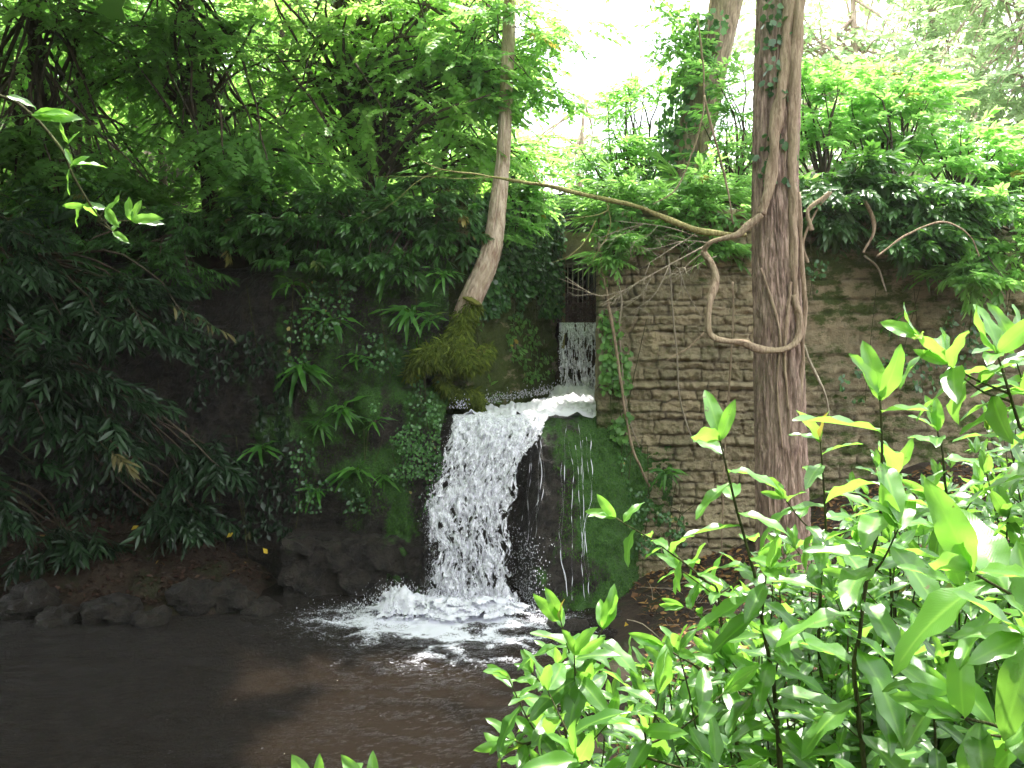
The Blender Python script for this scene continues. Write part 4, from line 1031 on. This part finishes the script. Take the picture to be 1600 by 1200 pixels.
# ------------------------------------------------------------------ ivy, ferns
def wall_plants(label, A, B, za, zb, n, off, tmpl, s, mat, tint, thr, seed, sc=2.2, name='ivy', cat='ivy', side=1, clump=True, group=None, stems=8, dens=None):
    A = np.array(A, float); B = np.array(B, float); L = np.linalg.norm(B-A); t = (B-A)/L; nn = np.array([t[1], -t[0]])*side
    u = rng.random(n)*L; z = rng.uniform(za, zb, n)
    f = fbm(st3(u*sc, z*sc, 0*u+seed), 3, seed)
    if dens is not None: f = f+dens(u, z)
    k = f > np.quantile(f, min(.92, max(0., .5+thr*1.7))); u, z = u[k], z[k]; m = len(u); o = off+rng.random(m)*.07
    p = st3(A[0]+t[0]*u+nn[0]*o, A[1]+t[1]*u+nn[1]*o, z); N3 = np.array([nn[0], nn[1], .35])
    T = thing(name, (A[0]+t[0]*L/2, A[1]+t[1]*L/2, za), label, cat, group)
    d = np.array([0, 0, -1])+rng.normal(0, .55, (m, 3))+N3*.35
    scatter(tmpl, p, d, N3+rng.normal(0, .3, (m, 3)), rng.uniform(s[0], s[1], m), rng.uniform(tint[0], tint[1], m), 1).build('leaves', M[mat], T)
    mb = MB()
    for i in range(stems):
        if m < 4: break
        q = p[rng.integers(0, m)]; z0 = q[2]; h = rng.uniform(.3, 1.0)
        pts = [np.array([q[0]+t[0]*.1*rng.normal(), q[1], min(zb, z0+h)]), q-np.r_[nn, 0]*.03, np.array([q[0]+t[0]*.05*rng.normal(), q[1], z0-h*.4])-np.r_[nn, 0]*.02]
        V, F = tube(smooth_path(pts, 12), .004, 4); mb.add(V, F)
    if m >= 4 and stems: mb.build('stems', M['stem'], T)
    return T
wall_plants('dark ivy curtain covering the upper channel wall right of the bleached trunk', CA, CB, 2.9, 4.25, 5200, .09, [L_IVY], (.05, .085), 'ivy', (0, .8), -.25, 3, dens=lambda u, z: .55*sm(z, 2.9, 3.9), stems=14)
wall_plants('sparse light green creeper trailing down the channel wall above the ledge', CA, CB, 2.1, 3.2, 900, .08, [L_IVY, L_OVAL], (.05, .08), 'fresh', (0, .8), .12, 5, stems=10)
wall_plants('creeper clinging to the left corner of the block wall beside the gate', (.93, 9.43), (1.25, 9.42), 1.6, 4.0, 900, .07, [L_IVY, L_OVAL], (.05, .085), 'fresh', (0, .7), -.02, 7, sc=3, stems=8)
wall_plants('small creeper patch low on the block wall near the creeping stem', (1.15, 9.38), (1.75, 9.36), .75, 1.55, 500, .10, [L_IVY], (.03, .05), 'ivy', (.1, .8), .10, 8, sc=4, stems=5)
wall_plants('tiny-leaved creeper at the foot of the mossy wall base', (1.2, 9.1), (1.8, 9.2), .45, .95, 420, .05, [L_IVY], (.03, .055), 'ivy', (.1, .9), .02, 9, sc=4, stems=3)
wall_plants('patch of little bright leaves over the mossy slab left of the fall', (-1.5, 9.33), (-.75, 9.33), 1.2, 2.0, 1500, .04, [L_OVAL, L_IVY], (.025, .045), 'ivy', (.2, 1.), -.02, 10, sc=3, stems=0, name='creeper', cat='creeper')
wall_plants('scattered small leaves over the left wall between the ferns', (-2.4, 9.5), (-.7, 9.5), .8, 3.3, 2600, .05, [L_OVAL, L_IVY], (.03, .06), 'ivy', (0, .7), .10, 11, sc=2, stems=18, name='creeper', cat='creeper')
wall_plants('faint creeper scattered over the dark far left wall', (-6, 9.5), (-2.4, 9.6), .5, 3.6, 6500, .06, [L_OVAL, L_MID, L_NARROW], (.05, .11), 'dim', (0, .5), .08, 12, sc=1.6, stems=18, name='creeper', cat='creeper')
wall_plants('loose creeper over the dark wall right of the thick trunk', (3.1, 9.62), (6.5, 9.8), 2.0, 4.0, 2400, .10, [L_OVAL, L_IVY], (.04, .075), 'ivy', (.1, .8), .12, 13, sc=1.8, stems=22)
def fern(p, n, L, label, mat='fern', face=(0, -1, 0), tint=(.0, .7), seed=0, group=None):
    T = thing('fern', p, label, 'fern', group); r = np.random.default_rng(seed+100)
    n = int(n*1.5); a = r.uniform(-1.5, 1.5, n); f = np.array(face, float); s = np.array([f[1], -f[0], 0])
    d = f*np.cos(a)[:, None]*.9+s*np.sin(a)[:, None]+np.array([0, 0, 1])*r.uniform(-.3, .9, n)[:, None]+r.normal(0, .25, (n, 3))
    pos = np.array(p)+r.normal(0, .015, (n, 3))
    scatter([L_STRAP], pos, d, np.array([0, 0, 1.])+f*.6+r.normal(0, .15, (n, 3)), L*r.uniform(.4, .95, n), r.uniform(tint[0], tint[1], n), 1).build('fronds', M[mat], T)
    V, F = tube([np.array(p)-f*.08, np.array(p)+f*.01], [.025, .015], 8); mk('crown_stub', V, F, M['bark_dark'], T)
    return T
FG = 'strap-leaved ferns hanging on the left wall'
F_ = [(610, 420, .38, 12, 'long pale drooping fern high on the wall above the mossy root'), (640, 488, .34, 13, 'brightest strap fern left of the mossy root'),
      (672, 500, .26, 10, 'small bright fern touching the mossy root'), (470, 575, .36, 16, 'spiky dark fern tuft in the middle of the left wall'),
      (520, 500, .30, 10, 'drooping fern above the spiky tuft'), (535, 640, .28, 10, 'fern with broad fronds left of the mossy slab'),
      (500, 665, .24, 8, 'small dim fern left of the broad-fronded one'), (560, 735, .28, 10, 'low fern on the mossy slab'),
      (600, 745, .22, 8, 'little fern at the right of the low slab fern'), (495, 765, .24, 9, 'lowest bright fern left of the slab'),
      (410, 700, .26, 9, 'dim fern at the left end of the fern group'), (455, 445, .26, 8, 'dark fern under the whorled shrub'),
      (560, 560, .22, 7, 'sparse fern just below the dark hollow'), (690, 430, .24, 8, 'short fern behind the bleached trunk'),
      (585, 660, .20, 7, 'tiny fern on the top edge of the mossy slab')]
for i, (a, b, L, n, lab) in enumerate(F_):
    fern(P(a, b, 9.42 if a > 540 and b > 600 else 9.5), n, L, lab, seed=i, group=FG)
for i, (a, b, Yq, lab) in enumerate([(1040, 735, 9.2, 'small fern beside the creeping stem low on the block wall'), (1400, 500, 9.6, 'pale fern on the dark wall above the foreground laurels'),
                                     (1450, 430, 9.6, 'fern tucked under the shaded laurel at right')]):
    fern(P(a, b, Yq), 10, .22, lab, 'fern', seed=40+i)
# ------------------------------------------------------------------ foreground cherry laurels
def leaf_run(q, t0, step, L, tint, acc, tip=True, az0=0., spreadf=1.):
    """alternate leaves along the stem q from fraction t0 to the tip"""
    seg = np.linalg.norm(np.diff(q, axis=0), axis=1); cum = np.concatenate([[0], np.cumsum(seg)]); tot = cum[-1]
    s = t0*tot; az = az0
    while s < tot:
        k = min(np.searchsorted(cum, s), len(q)-1); k = max(k, 1); f = (s-cum[k-1])/max(seg[k-1], 1e-6)
        p = q[k-1]*(1-f)+q[k]*f; T = nrm(q[k]-q[k-1]); u = s/tot
        az += 2.4+rng.normal(0, .25)
        a = np.cross(T, [0.3, 0.2, 1.]); a = nrm(a) if np.linalg.norm(a) > .1 else np.array([1., 0, 0]); b = np.cross(T, a)
        rad = a*math.cos(az)+b*math.sin(az)
        an = R((88-34*max(0, (s-(tot-.10))/.10))*spreadf+rng.normal(0, 10))
        d = T*math.cos(an)+rad*math.sin(an)+np.array([0, 0, -.05-.25*(1-u)])
        acc[0].append(p); acc[1].append(d); acc[2].append(np.array([0, 0, 1.])+T*.6+rng.normal(0, .22, 3))
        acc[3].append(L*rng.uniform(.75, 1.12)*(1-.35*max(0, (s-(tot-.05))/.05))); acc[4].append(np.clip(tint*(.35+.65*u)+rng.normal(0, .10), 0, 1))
        s += step*rng.uniform(.75, 1.25)
    if tip:
        T = nrm(q[-1]-q[-2])
        for i in range(3):
            acc[0].append(q[-1]); acc[1].append(T+rng.normal(0, .38, 3)); acc[2].append(rng.normal(0, 1, 3)+[0, -.8, .6]); acc[3].append(L*rng.uniform(.5, .8)); acc[4].append(min(1, tint+.2))
LL = [L_LAUREL, L_LAUREL, L_LAUREL_B, L_LAUREL_C]
def laurel(label, stems, L=.13, tint=.7, group='cherry laurels in the foreground', sides=(2, 5), step=.036, t0=.35, rad=.006, mat='laurel', sidelen=(.18, .40)):
    """stems: list of point lists from the ground up"""
    b = np.array(stems[0][0]); T = thing('cherry_laurel', b, label, 'shrub', group)
    acc = ([], [], [], [], []); mb = MB()
    for pts in stems:
        q = smooth_path(pts, 26); q = q+.012*st3(*[fbm(q*5+i, 2, 7) for i in range(3)])
        V, F = tube(q, np.linspace(rad, rad*.35, 26), 6); mb.add(V, F)
        leaf_run(q, t0, step, L, tint, acc, az0=rng.random()*6)
        for _ in range(rng.integers(*sides)):
            k = rng.integers(int(26*max(.15, t0-.25)), 22); TT = nrm(q[k]-q[k-1]); o = rdirs(1)[0]*[1, .8, .35]
            d = nrm(TT*.8+o*1.0); ln = rng.uniform(*sidelen)
            qq = smooth_path([q[k], q[k]+d*ln*.5-[0, 0, .01], q[k]+d*ln+np.array([0, 0, .07*ln])], 10)
            V, F = tube(qq, np.linspace(rad*.5, rad*.22, 10), 5); mb.add(V, F)
            leaf_run(qq, .25, step*.95, L*.9, tint*.85, acc, az0=rng.random()*6)
    mb.build('stems', M['stem'], T)
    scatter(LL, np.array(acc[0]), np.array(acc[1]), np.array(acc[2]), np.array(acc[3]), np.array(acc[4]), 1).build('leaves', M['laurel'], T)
    return T
def stem(path, Y_, bend=.15, gx=None):
    """photo points from the tip downwards at distance Y_ -> points from the ground up"""
    path = [(path[0][0], path[0][1]+min(75, .085*FPX/Y_))]+[q for q in path[1:] if q[1] > path[0][1]+90]
    pts = [P(a, b, Y_+.03*i) for i, (a, b) in enumerate(path)]
    lo = pts[-1]; g = np.array([lo[0]+(bend if gx is None else gx), lo[1]+.05, 0]); g[2] = Hs(g[0], g[1])-.03
    if g[2] < lo[2]-.05: pts.append(g)
    return pts[::-1]
hero = [([(1126, 625), (1132, 700), (1150, 800), (1180, 920), (1205, 1030), (1215, 1150)], 1.95, .135, .9, 'tall laurel shoot rising in front of the block wall, left of the thick trunk', 2),
        ([(1374, 560), (1377, 650), (1372, 800), (1352, 980), (1345, 1150)], 1.8, .150, .9, 'tallest dark-stemmed laurel shoot with long lime leaves right of the thick trunk', 3),
        ([(1282, 640), (1284, 720), (1290, 850), (1280, 1000)], 2.5, .125, .8, 'laurel shoot with a pale young tip just right of the thick trunk base', 3),
        ([(938, 930), (926, 980), (905, 1050), (868, 1130), (835, 1215)], 2.2, .125, .85, 'leftmost tall laurel shoot standing before the foot of the mossy rock', 4),
        ([(1562, 490), (1570, 560), (1588, 660), (1615, 820)], 1.95, .140, .9, 'laurel shoot with arching lime leaves at the upper right', 3),
        ([(1655, 470), (1640, 600), (1640, 800), (1650, 1000)], 2.1, .14, .85, 'laurel shoot cut by the right edge of the picture', 3),
        ([(1516, 815), (1560, 870), (1620, 960), (1680, 1100)], 1.45, .165, .95, 'closest laurel shoot with one very large lime leaf at right', 1),
        ([(1500, 1040), (1540, 1085), (1590, 1150), (1640, 1260)], 1.5, .15, .9, 'low close laurel shoot at the lower right corner', 2),
        ([(962, 770), (1010, 805), (1060, 840), (1095, 900), (1130, 1000)], 2.9, .11, .9, 'slender laurel shoot leaning left towards the creeping stem', 2),
        ([(1062, 850), (1100, 900), (1150, 960), (1200, 1040)], 3.0, .12, .85, 'laurel shoot leaning left below the slender one', 3),
        ([(1400, 690), (1405, 780), (1400, 900), (1400, 1040)], 2.6, .13, .8, 'laurel shoot half hidden behind the dark-stemmed one', 4),
        ([(1470, 620), (1480, 720), (1480, 860), (1490, 1000)], 2.4, .13, .85, 'laurel shoot between the dark-stemmed and the upper right shoots', 4),
        ([(1040, 960), (1075, 1000), (1110, 1060), (1150, 1150)], 2.3, .13, .75, 'spreading laurel shoot low in the middle of the thicket', 4),
        ([(870, 990), (868, 1040), (880, 1100), (890, 1200)], 2.6, .10, .8, 'small laurel shoot left of the leftmost tall one', 2),
        ([(806, 1105), (830, 1140), (860, 1180), (880, 1230)], 2.2, .11, .8, 'laurel shoot reaching farthest left over the pool', 3),
        ([(1010, 1075), (1020, 1120), (1010, 1180), (1000, 1240)], 1.8, .13, .85, 'bright laurel shoot at the bottom middle', 3),
        ([(905, 1120), (925, 1160), (935, 1210), (940, 1260)], 1.7, .14, .85, 'close laurel shoot cut by the bottom edge', 3),
        ([(1185, 1000), (1200, 1060), (1210, 1130), (1220, 1230)], 2.0, .13, .65, 'shaded laurel shoot at the bottom beside the tall left shoot', 4)]
for path, Y_, L, tn, lab, sd_ in hero:
    laurel(lab, [stem(path, Y_)], L*1.18, tn*.85, sides=(sd_, sd_+3), sidelen=(.10, .24), rad=.0065, step=.038)
sil = lambda px: np.interp(px, [760, 850, 900, 1000, 1050, 1150, 1230, 1300, 1400, 1500, 1600, 1700], [1190, 1110, 1060, 990, 930, 850, 790, 740, 700, 660, 620, 590])
fill = [(900, 2.9, 'laurel clump behind the leftmost tall shoot'), (1010, 3.0, 'laurel clump over the muddy bank right of the pool'), (1090, 3.4, 'laurel clump in the middle of the thicket before the block wall'),
        (1110, 2.3, 'shaded laurel clump low between the two tall left shoots'), (1180, 3.6, 'laurel clump left of the thick trunk base'), (1250, 4.2, 'laurel clump hiding the foot of the thick trunk'), (1260, 2.6, 'dark laurel clump at the bottom under the trunk'),
        (1330, 3.6, 'laurel clump right of the thick trunk foot'), (1360, 2.5, 'dark lower laurel clump around the dark stem'), (1420, 4.4, 'far laurel clump before the darker mossy wall'), (1450, 3.0, 'laurel clump in the right middle of the thicket'),
        (1480, 2.2, 'shaded laurel clump at the lower right'), (1530, 3.8, 'laurel clump behind the upper right shoot'), (1570, 2.6, 'laurel clump under the upper right shoot'), (1610, 4.6, 'far laurel clump at the right edge'), (1640, 3.2, 'laurel clump leaning in from the right edge')]
for cx, Y_, lab in fill:
    st = []
    gb = None
    for i in range(10):
        px = cx+rng.normal(0, 48); py = sil(px)+25+rng.random()**1.2*330*(2.6/Y_)**.5+(60 if Y_ < 2.7 else 0)
        tip = P(px, py, Y_+rng.normal(0, .2))
        if gb is None: gb = np.array([tip[0]+.1, tip[1]+.1])
        g = np.array([gb[0]+rng.normal(0, .02), gb[1]+rng.normal(0, .02), 0]); g[2] = Hs(g[0], g[1])-.03
        if tip[2] < g[2]+.25: tip[2] = g[2]+.25+.2*rng.random()
        mid = g*.5+tip*.5+[rng.normal(0, .05), rng.normal(0, .05), .05]
        st.append([g, mid, tip])
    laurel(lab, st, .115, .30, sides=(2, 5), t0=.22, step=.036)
# bottom-left young tips close to the lens
for px, lab in ((496, 'young laurel tip poking up at the bottom edge over the pool, left one of two'), (580, 'young laurel tip poking up at the bottom edge over the pool, right one of two')):
    a = P(px, 1215, 1.7); g = np.array([a[0]+.02, a[1], Hs(a[0], a[1])]); T = thing('cherry_laurel', g, lab, 'shrub', 'young tips at the bottom edge')
    V, F = tube(smooth_path([g, (g+a)/2+[.03, 0, 0], a], 10), [.004]*10, 5); mk('stem', V, F, M['stem'], T)
    scatter(LL, np.array([a-[0, 0, .03]]*3), np.array([(.05, .1, 1), (-.5, .3, .4), (.6, .2, .2)]), np.array([(.2, -1, .2)]*3), np.array([.075, .1, .1]), .9).build('leaves', M['laurel'], T)
# laurel bough hanging in from the left, near the lens
T = thing('cherry_laurel', (-2.6, 2.3, .4), 'near laurel shoot hanging in from the left edge against the dark wood', 'shrub')
q0 = [np.array([-2.6, 2.3, Hs(-2.6, 2.3)]), np.array([-2.3, 2.3, 2.6]), P(-120, 130, 2.3), P(0, 150, 2.3), P(48, 178, 2.28), P(95, 232, 2.26), P(112, 270, 2.25), P(132, 305, 2.25), P(152, 335, 2.25), P(180, 365, 2.26)]
q = smooth_path(q0, 70); V, F = tube(q, np.linspace(.006, .0018, 70), 6); mk('stem', V, F, M['stem'], T)
acc = ([], [], [], [], [])
for (a, b), ends in [((10, 150), [(55, 160)]), ((50, 180), [(78, 172), (98, 168), (118, 178), (112, 186)]), ((107, 225), [(92, 190), (122, 205)]), ((112, 258), [(104, 236), (135, 242), (162, 250), (97, 298)]),
                     ((130, 320), [(104, 322), (106, 345), (162, 318), (148, 328)]), ((165, 325), [(195, 312), (182, 352)]), ((206, 345), [(193, 308), (220, 312), (250, 340), (256, 348)]), ((176, 362), [(200, 378), (186, 340)])]:
    A = P(a, b, 2.25)
    if a > 150:
        V, F = tube(smooth_path([P(152, 345, 2.25), (P(152, 345, 2.25)+A)/2, A], 5), .0018, 5); mk('twig', V, F, M['stem'], T)
    for (c, d) in ends:
        B = P(c, d, 2.25-rng.normal(.0, .03)); L = np.linalg.norm(B-A)
        acc[0].append(A); acc[1].append(B-A); acc[2].append(np.array([0, -.9, .8])+rng.normal(0, .5, 3)); acc[3].append(max(L, .045)*1.05); acc[4].append(rng.uniform(.5, 1))
scatter(LL, *[np.array(z) for z in acc], 0).build('leaves', M['laurel'], T)

# ------------------------------------------------------------------ litter, rocks
def litter(name, n, xr, yr, zoff, s, mat, mask=None):
    x = rng.uniform(*xr, n); y = rng.uniform(*yr, n)
    if mask is not None: k = mask(x, y); x, y = x[k], y[k]
    z = H(x, y)+zoff; n = len(x)
    d = rng.normal(0, 1, (n, 3))*[1, 1, .25]
    scatter([L_OVAL, L_MID, L_NARROW], st3(x, y, z), d, np.array([0, 0, 1])+rng.normal(0, .35, (n, 3)), rng.uniform(s[0], s[1], n), rng.random(n), 1).build(name, M[mat], None, kind='stuff')
litter('leaf_litter', 16000, (.6, 7), (1.5, 9.6), .012, (.04, .11), 'dry', lambda x, y: (x > shore_x(y)+.25) & (y < wall_y(x)-.25))
litter('bank_litter', 7000, (-7, -2.0), (8.1, 9.7), .02, (.03, .09), 'dry_dark', lambda x, y: H(x, y) > .03)
mb = MB()
for i in range(900):
    x = rng.uniform(.9, 5.5); y = rng.uniform(1.5, 9); 
    if x < shore_x(y)+.3: continue
    a = np.array([x, y, Hs(x, y)+.02]); d = rng.normal(0, 1, 3)*[1, 1, .12]; d = d/np.linalg.norm(d)*rng.uniform(.1, .45); d[2] = abs(d[2])
    V, F = tube(smooth_path([a, a+d*.5+rng.normal(0, .02, 3), a+d], 5), rng.uniform(.002, .006), 3); mb.add(V, F)
mb.build('fallen_twigs', M['twig'], None, kind='stuff')
def rock(p, r, label, mat='rock', cat='rock', group=None, seed=0):
    nu, nv = 36, 20; a = np.linspace(0, 2*math.pi, nu, endpoint=False); b = np.linspace(-1.45, 1.45, nv); A_, B_ = np.meshgrid(a, b)
    d = st3(np.cos(A_)*np.cos(B_), np.sin(A_)*np.cos(B_), np.sin(B_)); k = 1+.6*fbm(d*1.3+seed*3, 2, seed)-.45*np.abs(fbm(d*2.2+seed, 3, seed+1))+.10*fbm(d*7+seed, 3, seed+2); k = k+.16*np.round(1.6*vn(d*1.7+seed*2, 4))/1.6
    V = (d*k[..., None]*np.array(r)*1.15+np.array(p)-[0, 0, .045]).reshape(-1, 3); F = [grid_faces(nu, nv, closed_u=True)]
    V = np.vstack([V, V[:nu].mean(0), V[-nu:].mean(0)]); j = np.arange(nu); j2 = (j+1) % nu
    F.append(np.vstack([np.stack([j2, j, np.full(nu, nu*nv)], 1), np.stack([(nv-1)*nu+j, (nv-1)*nu+j2, np.full(nu, nu*nv+1)], 1)]))
    At = np.zeros((len(V), 4)); At[:, 2] = -.2
    mk('rock', V, F, M[mat], None, {'lc': At}, **tg(label, cat, group))
RK = [((95, 965), 8.3, (.22, .18, .15), 'dark wet rock at the waterline on the far left'), ((170, 955), 8.35, (.26, .2, .16), 'rounded wet rock second from the left on the bank edge'),
      ((235, 962), 8.3, (.16, .14, .12), 'small bluish wet rock at the water edge'), 
      ((300, 930), 8.6, (.2, .18, .14), 'wet rock at the middle of the bank edge'), ((355, 925), 8.7, (.24, .2, .15), 'dark rock left of the low stone ledge'),
      ((410, 950), 8.6, (.18, .15, .10), 'low rock just touching the pool by the stone ledge'), ((40, 935), 8.5, (.25, .2, .18), 'lumpy dark rock at the left edge of the bank'),
      ((880, 985), 8.1, (.2, .16, .12), 'dark wet rock at the right foot of the rock hump'),
      ((960, 975), 8.35, (.22, .18, .12), 'muddy rock between the fall and the laurels'), ((1030, 955), 8.6, (.2, .15, .1), 'low muddy rock at the foot of the block wall')]
for i, ((a, b), Y_, r, lab) in enumerate(RK):
    rock(P(a, b, Y_), r, lab, group='rocks along the water edge', seed=i+1)
mb = MB(); box(mb, (-2.4, 9.04, -.3), (-.93, 9.5, .55), .13, 60)
for a_ in mb.A: a_[:, 2] = .05
mb.build('stone_ledge', M['rock'], **tg('low dark stone ledge at the foot of the left wall beside the fall', 'ledge'))
FL = [(365, 832, 9.3), (418, 865, 9.0), (205, 828, 9.2), (980, 985, 8.1), (1010, 998, 8.0)]
for i, (a, b, Y_) in enumerate(FL):
    p = P(a, b, Y_)
    sc_ = scatter([L_OVAL], np.array([p]), rng.normal(0, 1, (1, 3)), np.array([[0, -1, .8]]), np.array([.09]), .9)
    sc_.A[0][:, 3] = 1.0
    sc_.build('fallen_leaf', M['dry'], None, **tg(['yellow fallen leaf on the left bank above the reddish litter', 'yellow fallen leaf right of the reddish litter on the bank', 'orange fallen leaf farthest left on the bank',
        'yellow fallen leaf on the mud right of the fall', 'pale fallen leaf on the mud near the laurels'][i], 'leaf'))

# ------------------------------------------------------------------ unseen trees added around the camera to shade the left side
GS = 'unseen trees added around the photographer to shade the pool'
SPB = [spray([L_MAPLE], 9, 60, .12, .36, .15) for k in range(2)]
sh = [((-5.0, 6.0), 7.6, (3.0, 2.6, 1.2), 330, 'tall unseen tree added beyond the left edge to shade the pool'), ((-4.2, 1.0), 7.0, (3.2, 2.8, 1.6), 300, 'tall unseen tree added left of the photographer to darken the left wall'), ((-3.3, 8.2), 8.3, (2.2, 1.7, .9), 300, 'tall unseen tree added above the view, leaning over the left bank to shade it'), ((-4.9, 9.7), 8.3, (2.4, 1.7, .9), 260, 'tall unseen tree added at far left, its crown blocking sun from the boughs'),
      ((-1.8, -3.2), 6.0, (3.4, 2.2, 2.6), 330, 'tall unseen tree added behind the photographer to the left as shade'), ((-8.5, 3.5), 4.5, (2.0, 3.6, 3.6), 330, 'broad unseen tree added to shade the far left bank'),
      ((2.6, -5.0), 6.5, (3.0, 2.0, 2.2), 160, 'tall unseen tree added behind the photographer to the right as shade'), ((-9.0, 8.8), 5.5, (1.8, 2.0, 3.0), 160, 'unseen tree added as shade at the far left end of the bank')]
for (x, y), z, r, n, lab in sh:
    bx_, by_ = {(-3.3, 8.2): (-8.5, 9.3), (-4.9, 9.7): (-9.8, 9.4), (-5.0, 6.0): (-9.5, 5.0)}.get((x, y), (x-.6, y-.3)); a = np.array([bx_, by_, Hs(bx_, by_)-.1]); top = np.array([x, y, z])
    tree(lab, [a, [a[0], a[1], top[2]*.6], [a[0]*.85+top[0]*.15, a[1]*.85+top[1]*.15, top[2]*.95], top+[0, 0, .3]], [.25, .2, .16, .06], M['bark'], [(top, r, n//7, n), (top+[0, 0, 1.2], (r[0]*.8, r[1]*.8, r[2]*.7), n//9, n//2)], SPB, (1.2, 1.8), M['maple'], (0, .4), r0=.04, frac=(.75, 1.), group=GS)

# ------------------------------------------------------------------ thin volume added to wash out the distance like lens glare
def glare_haze():
    mb = MB(); box(mb, (-80, -40, -2), (80, 90, 24), 0, 1)
    m = bpy.data.materials.new('glare_haze'); m.use_nodes = True; t = m.node_tree; t.nodes.clear()
    o = t.nodes.new('ShaderNodeOutputMaterial'); v = t.nodes.new('ShaderNodeVolumePrincipled')
    v.inputs['Color'].default_value = (.95, .97, 1, 1); v.inputs['Density'].default_value = .0006; v.inputs['Anisotropy'].default_value = .4
    t.links.new(v.outputs[0], o.inputs['Volume'])
    mb.build('glare_haze', m, None, smooth=False, kind='stuff')
glare_haze()
